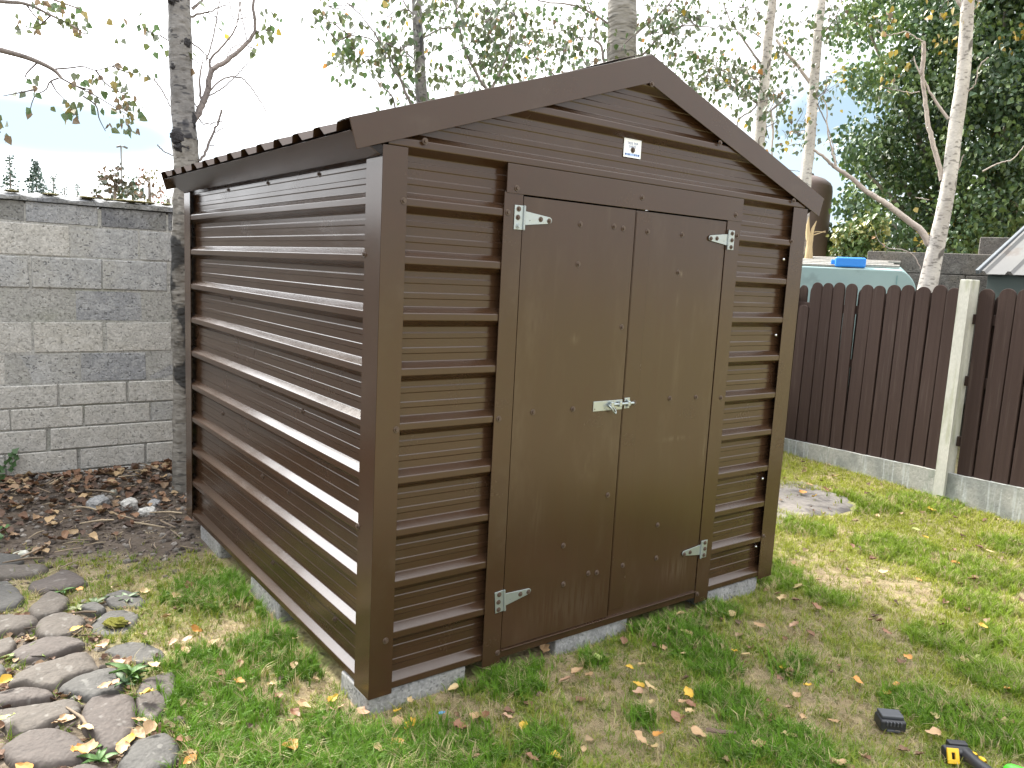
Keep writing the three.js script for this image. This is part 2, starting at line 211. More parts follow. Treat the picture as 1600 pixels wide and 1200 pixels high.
// ------------------------------------------------------------------ concrete block wall
{
  const zf = -3.87, wall = thing('block_wall', V(0, 0, zf), 'grey concrete block garden wall with dark weathered top course, behind the shed', 'wall');
  const ys = [-0.06, 0.096, 0.256, 0.419, 0.572, 0.737, 0.957, 1.18, 1.408, 1.63, 1.853, 2.0], off = [-0.63, -0.41, -0.60, -0.82, -0.53, -0.83, -0.66, -0.42, -0.675, -0.43, -0.69], r = rng(77), jut = [0.018, 0.014, 0.014, 0.008, 0.010, 0.0, 0, -0.002, 0.003, 0, 0];
  part('mortar', planarUV(new THREE.BoxGeometry(9.5, 2.2, 0.206, 60, 14, 1).translate(2.0, 0.88, -0.1065)), mortarMat, wall);
  for (let k = 0; k < ys.length - 1; k++) {
    const h = ys[k + 1] - ys[k] - 0.010;
    for (let i = -6; i < 7; i++) {
      const x0 = off[k] + i * 0.45 + (r() - 0.5) * 0.02, w = 0.437 + (r() - 0.5) * 0.012, tone = r();
      const low = k < 5, m = k === 10 ? (tone < 0.8 ? capMat : blockMats[2]) : low ? (tone < 0.85 ? blockMats[1] : blockMats[0]) : tone < 0.36 ? blockMats[2] : tone < 0.68 ? blockMats[0] : blockMats[1];
      const g = rbox(w, h, 0.215, 0.007, 0, 0, 0, r() * 7, r() * 7), p = g.attributes.position, s = r() * 90;
      for (let q = 0; q < p.count; q++) { const e = 0.0035 * n3d(p.getX(q) * 9 + s, p.getY(q) * 9, p.getZ(q) * 9); p.setXYZ(q, p.getX(q) + e, p.getY(q) + e * 0.6, p.getZ(q) + e); }
      const b = part('block', g, m, wall); b.position.set(x0 + w / 2, (ys[k] + ys[k + 1]) / 2, -0.1085 + (r() - 0.5) * 0.006 + jut[k]); b.rotation.z = (r() - 0.5) * 0.006 - 0.002; b.rotation.x = (r() - 0.5) * 0.012;
    }
  }
  // rough mortar capping, uneven on top
  const cap = new THREE.BoxGeometry(9.5, 0.062, 0.25, 280, 2, 8).translate(2.0, 2.031, -0.108), p = cap.attributes.position;
  for (let q = 0; q < p.count; q++) { const x = p.getX(q), y = p.getY(q), z = p.getZ(q), top = sstep(2.0, 2.06, y); p.setXYZ(q, x, y + top * (0.010 * n3d(x * 5, 0, z * 9) + 0.006 * n3d(x * 19, 2, z * 19) - 0.25 * Math.abs(z + 0.108)), z + 0.006 * n3d(x * 7, y * 20, 4)); }
  cap.computeVertexNormals(); part('capping', planarUV(cap), capMat, wall);
  // moss cushions along the top edge
  const moss = std({ map: tex(128, 128, (u, v) => mixc([0.10, 0.09, 0.035], [0.30, 0.26, 0.10], fb(u, v, 24, 3, 840)), true, 6), bumpMap: stoneBump, bumpScale: 0.01, roughness: 1 });
  for (const [px, py, s, d] of [[80, 301, .05, .4], [138, 304, .05, .5], [170, 306, .034, 1], [190, 309, .05, 1], [205, 311, .055, 1], [222, 313, .05, 1], [236, 316, .03, .8], [262, 318, .03, .6], [20, 298, .04, .3]]) {
    const g = new THREE.SphereGeometry(1, 18, 10), q = g.attributes.position; for (let i = 0; i < q.count; i++) { const e = 1 + 0.22 * n3d(q.getX(i) * 2 + px, q.getY(i) * 2, q.getZ(i) * 2) + 0.10 * n3d(q.getX(i) * 7 + px, q.getY(i) * 7, q.getZ(i) * 7); q.setXYZ(i, q.getX(i) * e, q.getY(i) * e, q.getZ(i) * e); } g.computeVertexNormals();
    const m = part('moss', planarUV(g), moss, wall), x = at(px, py, 5.9); const t = (zf - EYE.z) / ray(px, py).z; m.position.set(EYE.x + ray(px, py).x * t, 2.056, -0.03); m.scale.set(s * 1.1, 0.009, s * 0.8); void x; void d;
  }
}

// ------------------------------------------------------------------ the shed
const SW = 2.474, SL = 2.54, LIP = 0.12, RISE = 0.338, ROOF0 = 2.168; // rib lips at LIP + 0.2 k; underside of the roof over the wall line
const shed = thing('metal_shed', V(0, 0, 0), 'dark brown ribbed metal garden shed with double doors and pitched roof', 'shed');
const roofY = (x) => ROOF0 - 0.045 + RISE * (SW / 2 - Math.abs(x - SW / 2));
function profile(y0, y1, step) { // [height, depth] of a box rib sheet, top to bottom, with small bend radii as smooth normals
  const raw = [];
  for (let k = Math.ceil((y1 - LIP) / 0.2) + 1; LIP + 0.2 * k > y0 - 0.25; k--) {
    const y = LIP + 0.2 * k;
    for (const [dy, d] of [[0, 0], [-0.026, 0], [-0.050, -0.032], [-0.071, -0.032], [-0.0735, -0.0300], [-0.0925, -0.0300], [-0.095, -0.032], [-0.126, -0.032], [-0.1285, -0.0300], [-0.1475, -0.0300], [-0.150, -0.032], [-0.178, -0.032]]) raw.push([y + dy, d]);
  }
  const out = []; // [y, depth, ny, nd]
  const nor = (a, b) => { const dy = a[0] - b[0], dd = a[1] - b[1], l = Math.hypot(dy, dd); return [-dd / l, dy / l]; };
  for (let i = 1; i < raw.length - 1; i++) {
    const a = raw[i - 1], b = raw[i], c = raw[i + 1], n0 = nor(a, b), n1 = nor(b, c), r = Math.min(0.0032, 0.4 * Math.hypot(a[0] - b[0], a[1] - b[1]), 0.4 * Math.hypot(c[0] - b[0], c[1] - b[1]));
    const tow = (q) => { const l = Math.hypot(q[0] - b[0], q[1] - b[1]); return [b[0] + (q[0] - b[0]) / l * r, b[1] + (q[1] - b[1]) / l * r]; }, p0 = tow(a), p1 = tow(c);
    const nm = [n0[0] + n1[0], n0[1] + n1[1]], l = Math.hypot(...nm);
    out.push([...p0, ...n0], [lerp((p0[0] + p1[0]) / 2, b[0], 0.45), lerp((p0[1] + p1[1]) / 2, b[1], 0.45), nm[0] / l, nm[1] / l], [...p1, ...n1]);
  }
  const cut = [];
  for (let i = 0; i < out.length; i++) {
    const a = out[i], b = out[i + 1]; if (a[0] <= y1 && a[0] >= y0) cut.push(a);
    if (b) for (const e of [y1, y0]) if (a[0] > e && b[0] < e) { const t = (a[0] - e) / (a[0] - b[0]); cut.push([e, lerp(a[1], b[1], t), lerp(a[2], b[2], t), lerp(a[3], b[3], t)]); }
    if (b && step && a[0] <= y1 && b[0] >= y0) for (let t = a[0] - step; t > b[0]; t -= step) { const s = (a[0] - t) / (a[0] - b[0]); cut.push([t, lerp(a[1], b[1], s), lerp(a[2], b[2], s), lerp(a[3], b[3], s)]); }
  }
  return cut;
}
function sheet(y0, y1, x0, x1, step, n = 1) { // in its own plane: x along, y up, +z out; x0, x1 may depend on the height
  const P = [], N = [], U = [], I = [], rows = profile(y0, y1, step), f = (e, y) => (typeof e === 'function' ? e(y) : e);
  rows.forEach(([y, d, ny, nd], i) => { for (let j = 0; j <= n; j++) { const x = lerp(f(x0, y), f(x1, y), j / n); P.push(x, y, d); N.push(0, ny, nd); U.push(x, y); if (i && j) { const k = i * (n + 1) + j, m = k - n - 1; I.push(m - 1, k - 1, m, m, k - 1, k); } } });
  const g = new THREE.BufferGeometry(); g.setAttribute('position', new THREE.Float32BufferAttribute(P, 3)); g.setAttribute('normal', new THREE.Float32BufferAttribute(N, 3)); g.setAttribute('uv', new THREE.Float32BufferAttribute(U, 2)); g.setIndex(I); return g;
}
const toSide = (g, x, flip) => g.rotateY(flip ? Math.PI / 2 : -Math.PI / 2).translate(x, 0, 0); // +z out becomes -x (or +x) out
{
  const lowTop = LIP + 1.0 - 0.013, y0 = 0.078;
  // side facing the cobbles (x = 0), the far side, the back and the front
  part('wall_sheet', toSide(sheet(y0, lowTop, -SL + 0.02, -0.02), 0), metal, shed); part('wall_sheet', toSide(sheet(lowTop, 2.12, -SL + 0.02, -0.02), -0.001), metal, shed);
  part('wall_sheet', toSide(sheet(y0, 2.12, 0.02, SL - 0.02), SW, true), metal, shed);
  const L = (y) => Math.max(0.02, SW / 2 - (ROOF0 - 0.02 + RISE * SW / 2 - y) / RISE), R = (y) => SW - L(y);
  part('wall_sheet', sheet(y0, 2.55, (y) => -R(y), (y) => -L(y)).rotateY(Math.PI).translate(0, 0, -SL), metal, shed);
  part('wall_sheet', sheet(y0, lowTop, 0.02, 0.56), metal, shed); part('wall_sheet', sheet(lowTop, 2.04, 0.02, 0.56).translate(0, 0, 0.001), metal, shed);
  part('wall_sheet', sheet(y0, lowTop, 1.87, SW - 0.02), metal, shed); part('wall_sheet', sheet(lowTop, 2.04, 1.87, SW - 0.02).translate(0, 0, 0.001), metal, shed);
  part('gable_sheet', sheet(2.04, 2.55, L, R), metal, shed);
  part('floor', boxTo(0.03, SW - 0.03, 0.086, 0.125, -SL + 0.03, -0.03), weathered, shed);
  // corner trims: folded angles, 2 mm proud of the rib lips
  const angle = (x0, x1, z0, sx, top) => { const t = 0.0022; return merge([boxTo(Math.min(x0, x1), Math.max(x0, x1), 0.075, top, 0.0008, 0.0008 + t, 0.001), boxTo(sx - (sx < 1 ? t + 0.0008 : -0.0008), sx + (sx < 1 ? -0.0008 : t + 0.0008), 0.075, top - 0.04, z0, 0.0008 + t, 0.001)]); };
  part('corner_trim', angle(-0.003, 0.094, -0.1204, 0, 2.09), metal, shed);
  part('corner_trim', angle(SW - 0.12, SW + 0.003, -0.12, SW, 2.09), metal, shed);
  part('corner_trim', behind(angle(-0.003, 0.10, -0.1242, 0, 2.09)).translate(0, 0, -SL), metal, shed);
  part('corner_trim', behind(angle(SW - 0.1, SW + 0.003, -0.12, SW, 2.09)).translate(0, 0, -SL), metal, shed);
  for (const m of [(g) => g, (g) => mirror(g).translate(SW, 0, 0)]) part('eaves_trim', m(boxTo(-0.130, 0.0, -0.002, 0, -SL, -0.012, 0.0008).rotateZ(-0.53).translate(-0.003, 2.056, 0)), metal, shed);
  // roof: one ribbed sheet a side, ribs running down the slope
  const run = SW / 2 + 0.125, ang = Math.atan(RISE), len = run / Math.cos(ang), apexY = ROOF0 + RISE * SW / 2;
  for (const s of [-1, 1]) {
    const n = 13, prof = [], z0 = -0.03, z1 = -SL - 0.015; // across the ribs
    for (let z = z0; z > z1 - 0.01; z -= 0.2) for (const [d, h] of [[0, 0.028], [-0.05, 0.028], [-0.075, 0], [-0.175, 0]]) prof.push([Math.max(z + d, z1), h]);
    const P = [], I = [], U = []; for (let i = 0; i < prof.length; i++) for (let j = 0; j <= 1; j++) { P.push(j * len, prof[i][1], prof[i][0]); U.push(j * len, prof[i][0]); if (i && j) { const k = i * 2 + 1; I.push(k - 3, k - 2, k - 1, k - 2, k, k - 1); } }
    let g = new THREE.BufferGeometry(); g.setAttribute('position', new THREE.Float32BufferAttribute(P, 3)); g.setAttribute('uv', new THREE.Float32BufferAttribute(U, 2)); g.setIndex(I); g = g.toNonIndexed();
    const under = g.clone().translate(0, -0.0012, 0); g = mergeGeometries([g, under]);
    g.rotateZ(-ang); if (s < 0) g = mirror(g); g.computeVertexNormals(); g.translate(SW / 2, apexY, 0); part('roof_sheet', g, metalRoof, shed); void n;
    // ridge capping leaf and barge board
    part('ridge_cap', ((g0) => (s < 0 ? mirror(g0) : g0))(boxTo(-0.004, 0.20, 0.041, 0.0435, -SL - 0.02, -0.004, 0.0008).rotateZ(-ang)).translate(SW / 2, apexY, 0), metalRoof, shed);
    const bl = len + 0.005, sh = new THREE.Shape(); sh.moveTo(0, 0.031 / Math.cos(ang)); sh.lineTo(bl * Math.cos(ang), 0.031 / Math.cos(ang) - bl * Math.sin(ang)); sh.lineTo(bl * Math.cos(ang) - 0.028, 0.031 / Math.cos(ang) - bl * Math.sin(ang) - 0.096); sh.lineTo(0.0, 0.031 / Math.cos(ang) - 0.112);
    const face = planarUV(new THREE.ExtrudeGeometry(sh, { depth: 0.002, bevelEnabled: true, bevelSize: 0.001, bevelThickness: 0.001, bevelSegments: 1 }).translate(0, 0, s < 0 ? 0.0065 : 0.0060));
    const top = boxTo(0, bl, 0.029, 0.0312, -0.075, 0.008, 0.0008).rotateZ(-ang);
    let front = merge([face.clone(), top.clone()]); if (s < 0) front = mirror(front); part('barge_board', front.clone().translate(SW / 2, apexY, 0), metal, shed);
    part('barge_board', behind(front).translate(SW / 2, apexY, -SL), metal, shed);
  }
  // door frame
  part('door_jamb', boxTo(0.510, 0.599, 0.064, 1.985, 0.002, 0.0062, 0.0012), metal, shed); part('door_jamb', boxTo(1.829, 1.930, 0.052, 1.99, 0.002, 0.0062, 0.0012), metal, shed);
  part('door_header', boxTo(0.517, 1.934, 1.981, 2.090, 0.004, 0.0090, 0.0012), metal, shed);
  part('door_sill', merge([boxTo(0.6, 1.828, 0.082, 0.121, -0.03, 0.0015, 0.001), boxTo(0.6, 1.828, 0.1175, 0.1205, -0.03, 0.014, 0.001)]), metal, shed);
  const wash = new THREE.CylinderGeometry(0.0115, 0.0125, 0.0025, 16).translate(0, 0.00125, 0), hex = new THREE.CylinderGeometry(0.0062, 0.0066, 0.0062, 6).translate(0, 0.0056, 0), screwGeo = merge([wash, hex]).rotateX(Math.PI / 2);
  const screw = (x, y, z, parent, m = screwMat, side) => { const s = part('screw', screwGeo, m, parent); s.position.set(x, y, z); if (side) s.rotation.y = -Math.PI / 2; s.rotation.z = (x * 37 + y * 91) % 6; return s; };
  for (const [x, y] of [[0.081, 1.909], [0.08, 1.1], [0.062, 0.295], [2.361, 1.917], [2.373, 0.321]]) screw(x, y, 0.003, shed);
  for (const [x, y] of [[0.528, 1.908], [0.533, 1.108], [0.586, 0.111], [1.908, 1.914], [1.896, 1.117], [1.845, 0.1]]) screw(x, y, 0.0062, shed);
  for (const [x, y] of [[0.563, 2.001], [1.239, 2.031], [1.882, 2.011]]) screw(x, y, 0.009, shed);
  for (const [x, y] of [[1.247, 2.503], [0.155, 2.119], [1.72, 2.325], [2.335, 2.120]]) screw(x, y, 0.0095, shed);
  for (const [x, y] of [[2.337, 1.822], [2.333, 1.426], [2.340, 0.645], [2.339, 0.261]]) { const s = part('screw', new THREE.SphereGeometry(0.008, 10, 8), steel, shed); s.position.set(x, y, -0.018); }
  for (const [z, y] of [[-1.794, 2.035], [-1.202, 2.035], [-0.611, 2.035], [-1.9, 0.235], [-1.1, 0.235], [-0.38, 0.235], [-0.7, 0.475], [-1.75, 1.475], [-0.85, 1.53], [-1.3, 1.075], [-0.75, 1.04], [-1.9, 0.83], [-1.25, 0.63], [-0.9, 0.64]]) screw(0.030, y, z, shed, screwMat, true);
  for (const y of [1.72, 0.715]) screw(-0.003, y, -0.118, shed, screwMat, true);
  // double doors
  const doorL = new THREE.Group(), doorR = new THREE.Group(); doorL.name = doorR.name = 'door'; doorL.position.set(0.6015, 0.125, 0); doorR.position.set(1.827, 0.122, 0); shed.add(doorL, doorR);
  const dl = (x) => x - 0.6015, dr = (x) => x - 1.827, du = (y) => y - 0.125;
  const panel = (w, h, ox) => { const g = new THREE.BoxGeometry(w, h, 0.006, 10, 30, 1), p = g.attributes.position; for (let i = 0; i < p.count; i++) { const x = p.getX(i), y = p.getY(i); if (Math.abs(x) < w / 2 - 0.001) p.setZ(i, p.getZ(i) + 0.0009 * n2(x * 4 + ox, y * 1.3)); } g.computeVertexNormals(); return planarUV(g); };
  part('door_panel', panel(0.607, 1.85, 3).translate(0.3045, 0.925, 0.0022), doorMetal(1000, [[0.92, 0.45, 0.02, 0.05, 0.25], [0.5, 0.7, 0.03, 0.01, 0.3], [0.25, 0.3, 0.05, 0.06, 0.12], [0.6, 0.06, 0.4, 0.05, 0.14]]), doorL);
  part('door_panel', panel(0.609, 1.853, 9).translate(-0.3055, 0.9265, -0.001), doorMetal(1100, [[0.52, 0.86, 0.035, 0.006, 1.0], [0.50, 0.80, 0.012, 0.02, 0.3], [0.55, 0.62, 0.03, 0.10, 0.16], [0.75, 0.08, 0.18, 0.03, 0.25], [0.6, 0.44, 0.14, 0.006, 0.3], [0.97, 0.4, 0.02, 0.03, 0.3]]), doorR);
  part('cover_strip', boxTo(dr(1.2205), dr(1.313), 0.028, 1.845, 0.0018, 0.0038, 0.0012), metal, doorR);
  for (const [x, y] of [[0.898, 1.892], [1.087, 1.897], [1.142, 1.893], [0.899, 1.73], [1.174, 1.471], [0.704, 1.123], [0.92, 1.122], [1.161, 0.714], [0.914, 0.52], [0.928, 0.341], [1.073, 0.363], [1.125, 0.356]]) screw(dl(x), du(y), 0.0055, doorL);
  for (const [x, y] of [[1.293, 1.89], [1.288, 1.128], [1.29, 0.358]]) screw(dr(x), du(y) + 0.003, 0.004, doorR);
  for (const [x, y] of [[1.519, 1.892], [1.513, 1.722], [1.525, 1.134], [1.711, 1.13], [1.51, 0.519], [1.519, 0.352]]) screw(dr(x), du(y) + 0.003, 0.0022, doorR);
  const strap = new THREE.Shape(); strap.moveTo(0.004, 0.026); strap.lineTo(0.128, 0.012); strap.absarc(0.128, 0, 0.0115, Math.PI / 2, -Math.PI / 2, true); strap.lineTo(0.004, -0.026); strap.closePath();
  for (const [x, y] of [[0.030, 0.0045]]) { const h = new THREE.Path(); h.absarc(x, y - 0.012, 0.0026, 0, Math.PI * 2); strap.holes.push(h); }
  const hingeGeo = merge([planarUV(new THREE.ExtrudeGeometry(strap, { depth: 0.0022, bevelEnabled: true, bevelSize: 0.0006, bevelThickness: 0.0005, bevelSegments: 1, curveSegments: 8 })), boxTo(-0.046, -0.004, -0.046, 0.046, 0, 0.0026, 0.001), new THREE.CylinderGeometry(0.0052, 0.0052, 0.09, 12).translate(0, 0, 0.0045), new THREE.CylinderGeometry(0.0032, 0.0032, 0.094, 8).translate(0, 0, 0.0045)]);
  for (const [d, y, s] of [[doorL, 1.893, 1], [doorL, 0.340, 1], [doorR, 1.893, -1], [doorR, 0.343, -1]]) {
    const left = d === doorL, h = part('hinge', left ? hingeGeo : mirror(hingeGeo), zinc, d); h.position.set(left ? 0.002 : 0.012, du(y), 0.0072); if (y < 1) h.rotation.z = left ? 0.09 : -0.02;
    for (const [sx, sy, m] of [[-0.027, 0.032, 0], [-0.029, 0.0, 0], [-0.027, -0.033, y > 1 && left ? 1 : 0], [0.083, 0.001, 0], [0.126, -0.002, 0]]) { const q = screw((left ? 0.002 : 0.012) + s * sx, du(y) + sy + (y < 1 && left ? 0.09 * sx : 0), 0.0100, d, m ? zinc : screwMat); q.scale.setScalar(0.85); }
  }
  const bolt = merge([boxTo(-0.087, 0.087, -0.022, 0.022, 0, 0.0028, 0.0025), new THREE.CylinderGeometry(0.0062, 0.0062, 0.15, 12).rotateZ(Math.PI / 2).translate(0.075, 0.004, 0.010), boxTo(0.005, 0.024, -0.009, 0.017, 0.002, 0.0185, 0.003), boxTo(0.058, 0.074, -0.008, 0.016, 0.002, 0.0178, 0.003),
    tube(smooth([V(-0.004, 0.004, 0.012), V(-0.004, -0.004, 0.024), V(0.014, -0.024, 0.026), V(0.030, -0.034, 0.022), V(0.034, -0.026, 0.020), V(0.018, -0.006, 0.016), V(0.008, 0.004, 0.012)], 18), 0.0036, 8)]);
  const b = part('bolt', bolt, zinc, doorL); b.position.set(dl(1.121), du(1.126), 0.0058); b.rotation.z = 0.0;
  for (const [x, y] of [[-0.078, -0.012], [0.032, 0.014], [0.052, 0.010], [0.046, -0.016]]) { const q = part('bolt_hole', new THREE.CylinderGeometry(0.0028, 0.0028, 0.001, 10).rotateX(Math.PI / 2), screwMat, doorL); q.position.set(dl(1.121) + x, du(1.126) + y, 0.0089); }
  const keep = part('bolt_keeper', merge([boxTo(-0.016, 0.017, 0.010, 0.026, 0, 0.003, 0.0012), boxTo(-0.016, 0.017, -0.022, -0.008, 0, 0.003, 0.0012), boxTo(-0.006, 0.010, -0.010, 0.014, 0.002, 0.019, 0.004)]), zinc, doorR); keep.position.set(dr(1.239), du(1.128) + 0.003, 0.0036);
  screw(dr(1.236), du(1.145) + 0.003, 0.0066, doorR, zinc).scale.setScalar(0.5); screw(dr(1.237), du(1.113) + 0.003, 0.0066, doorR, zinc).scale.setScalar(0.5);
  // maker's sticker on the gable
  const cv = document.createElement('canvas'); cv.width = 416; cv.height = 324; const c = cv.getContext('2d');
  c.fillStyle = '#f2f7fb'; c.fillRect(0, 0, 416, 324); c.strokeStyle = '#7a8aa0'; c.lineWidth = 4; c.strokeRect(22, 22, 372, 280); c.fillStyle = '#1f3f86'; c.textAlign = 'center'; c.font = 'bold 58px sans-serif'; c.fillText('TREE TOP', 208, 104); c.fillText('SHEDS', 208, 156);
  c.strokeStyle = '#9fb0bd'; c.lineWidth = 5; c.beginPath(); c.moveTo(50, 196); c.lineTo(370, 196); c.moveTo(50, 214); c.lineTo(370, 214); c.stroke(); c.fillStyle = '#9db9e8'; c.fillRect(30, 252, 356, 42); c.fillStyle = '#20326e'; for (const [x, w] of [[36, 32], [96, 12], [118, 14], [140, 10], [262, 22], [304, 14], [346, 30]]) c.fillRect(x, 258, w, 30);
  const st = new THREE.CanvasTexture(cv); st.colorSpace = THREE.SRGBColorSpace;
  const sg = new THREE.BoxGeometry(0.103, 0.079, 0.0012), sticker = part('sticker', sg, std({ map: st, roughness: 0.3 }), shed); sticker.position.set(1.197, 2.2355, -0.0286); sticker.rotation.z = 0.01;
  screw(1.199, 2.228, -0.0279, shed);
}
// concrete blocks that the shed stands on
{
  const r = rng(31), labels = ['concrete block under the near corner of the shed', 'concrete block under the middle of the shed doors', 'concrete block under the shed front at the fence side', 'concrete block under the middle of the ribbed shed side', 'concrete block under the far end of the ribbed shed side'];
  [[-0.004, 0.443, -0.24, -0.012], [0.919, 1.368, -0.25, -0.010], [1.916, 2.366, -0.24, -0.010], [0.004, 0.22, -1.352, -0.942], [0.006, 0.22, -2.27, -1.89]].forEach(([x0, x1, z0, z1], i) => {
    const g = boxTo(x0, x1, -0.06, 0.0855, z0, z1, 0.011, r() * 5, r() * 5), p = g.attributes.position; for (let q = 0; q < p.count; q++) { const e = 0.004 * n3d(p.getX(q) * 11, p.getY(q) * 11 + i, p.getZ(q) * 11); p.setXYZ(q, p.getX(q) + e, p.getY(q) - Math.abs(e), p.getZ(q) + e); }
    tag(part('concrete_block', g, padMat), labels[i], 'concrete block');
  });
}

// ------------------------------------------------------------------ cobbled path
const stones = [
  [0, 866, 27, 866, 36, 874, 20, 880, -14, 884, -24, 872], [-30, 888, 0, 886, 30, 884, 66, 883, 70, 890, 45, 900, 15, 902, -20, 905], [-28, 925, -10, 909, 9, 908, 22, 916, 36, 931, 33, 939, 15, 948, -20, 950], [49, 911, 72, 904, 93, 892, 111, 891, 132, 904, 132, 910, 105, 919, 72, 923, 51, 922],
  [48, 947, 72, 928, 85, 924, 105, 932, 103, 944, 90, 955, 60, 962, 49, 958], [-20, 972, 0, 964, 22, 962, 52, 962, 57, 968, 45, 979, 0, 991, -20, 988], [58, 977, 72, 964, 96, 956, 129, 964, 129, 976, 114, 989, 84, 995, 63, 991], [126, 946, 150, 942, 165, 952, 153, 956, 135, 953],
  [166, 928, 187, 919, 210, 922, 225, 934, 219, 944, 187, 944, 172, 940], [147, 970, 165, 955, 195, 950, 215, 958, 200, 982, 172, 990, 150, 986], [19, 1019, 52, 1002, 94, 995, 128, 1002, 126, 1010, 87, 1023, 52, 1030, 26, 1031], [17, 1070, 28, 1054, 70, 1035, 126, 1016, 138, 1019, 152, 1040, 145, 1045, 105, 1060, 87, 1072, 44, 1068],
  [93, 1079, 112, 1061, 157, 1045, 191, 1044, 192, 1070, 175, 1080, 143, 1089, 122, 1084], [-20, 1088, 0, 1080, 35, 1075, 70, 1077, 80, 1086, 61, 1094, 0, 1101, -20, 1100], [-12, 1108, 52, 1100, 105, 1094, 121, 1095, 115, 1112, 70, 1130, 26, 1142, -8, 1122], [130, 1112, 140, 1094, 157, 1087, 203, 1087, 210, 1112, 208, 1140, 189, 1163, 163, 1170, 150, 1150, 133, 1136],
  [8, 1163, 44, 1140, 87, 1138, 115, 1147, 136, 1168, 122, 1185, 70, 1194, 22, 1187], [215, 1079, 227, 1058, 266, 1047, 273, 1066, 259, 1098, 233, 1126, 219, 1108], [189, 1189, 210, 1161, 254, 1147, 276, 1164, 270, 1192, 228, 1212, 200, 1212], [166, 1014, 184, 1002, 227, 1002, 254, 1017, 245, 1033, 192, 1026],
  [108, 1207, 125, 1195, 150, 1196, 168, 1215, 140, 1230, 112, 1226], [-26, 1006, 0, 1000, 18, 996, 24, 1006, 14, 1018, -20, 1024], [-40, 1052, -10, 1036, 6, 1042, 6, 1054, -20, 1066, -36, 1064],
];
const stonePolys = [];
{
  const path = tag(thing('cobble_path', V(0, 0, 0), 'path of worn rounded cobblestones beside the lawn', 'path'), null, null, null, 'structure'), r = rng(91);
  stones.forEach((s, k) => {
    const pts = []; for (let i = 0; i < s.length; i += 2) { const p = onGround(s[i], s[i + 1], 0.022); pts.push(V(p.x, 0, p.z)); }
    const c = pts.reduce((a, p) => a.add(p), V(0, 0, 0)).multiplyScalar(1 / pts.length); pts.forEach((p) => p.sub(c).multiplyScalar(1.07).add(c)); const M = 40, ring = new THREE.CatmullRomCurve3(pts, true, 'catmullrom', 0.42).getSpacedPoints(M).slice(0, M);
    stonePolys.push(ring);
    const h = [8, 9, 19, 17].includes(k) ? 0.018 : 0.028 + 0.010 * r(), tilt = (r() - 0.5) * 0.10, P = [c.x, h, c.z], U = [c.x + k, c.z + k * 0.7], I = [], rings = [[0.35, 1], [0.62, 0.97], [0.79, 0.90], [0.90, 0.76], [0.97, 0.52], [1.02, 0.15], [1.035, -0.4], [1.0, -1.4]];
    P[1] += 0.004;
    rings.forEach(([f, y], q) => ring.forEach((p, i) => {
      const x = lerp(c.x, p.x, f), z = lerp(c.z, p.z, f), bump = 0.005 * n3d(x * 9, z * 9, k) + 0.0015 * n3d(x * 34, z * 34, k), rr = 1 + 0.035 * n3d(i * 0.45, q * 0.2, k * 3.3) * f;
      P.push(lerp(c.x, x, rr), h * y + (y > 0 ? bump * Math.min(1, y * 1.5) + tilt * (x - c.x) : 0), lerp(c.z, z, rr)); U.push(x + k, z + k * 0.7);
      const a = 1 + q * M + i, b = 1 + q * M + (i + 1) % M; if (!q) I.push(0, b, a); else I.push(a - M, b - M, b, a - M, b, a);
    }));
    const g = new THREE.BufferGeometry(); g.setAttribute('position', new THREE.Float32BufferAttribute(P, 3)); g.setAttribute('uv', new THREE.Float32BufferAttribute(U, 2)); g.setIndex(I); g.computeVertexNormals();
    part('cobblestone', g, stoneMats[[2, 1, 2, 0, 1, 1, 1, 2, 2, 2, 0, 1, 2, 0, 1, 0, 0, 0, 2, 2, 0, 1, 2][k]], path);
  });
}
const inStone = (x, z, grow = 1) => stonePolys.some((ring) => { let c = false; for (let i = 0, j = ring.length - 1; i < ring.length; j = i++) { const a = ring[i], b = ring[j]; if ((a.z > z) !== (b.z > z) && x < (b.x - a.x) * (z - a.z) / (b.z - a.z) + a.x) c = !c; } return c; });
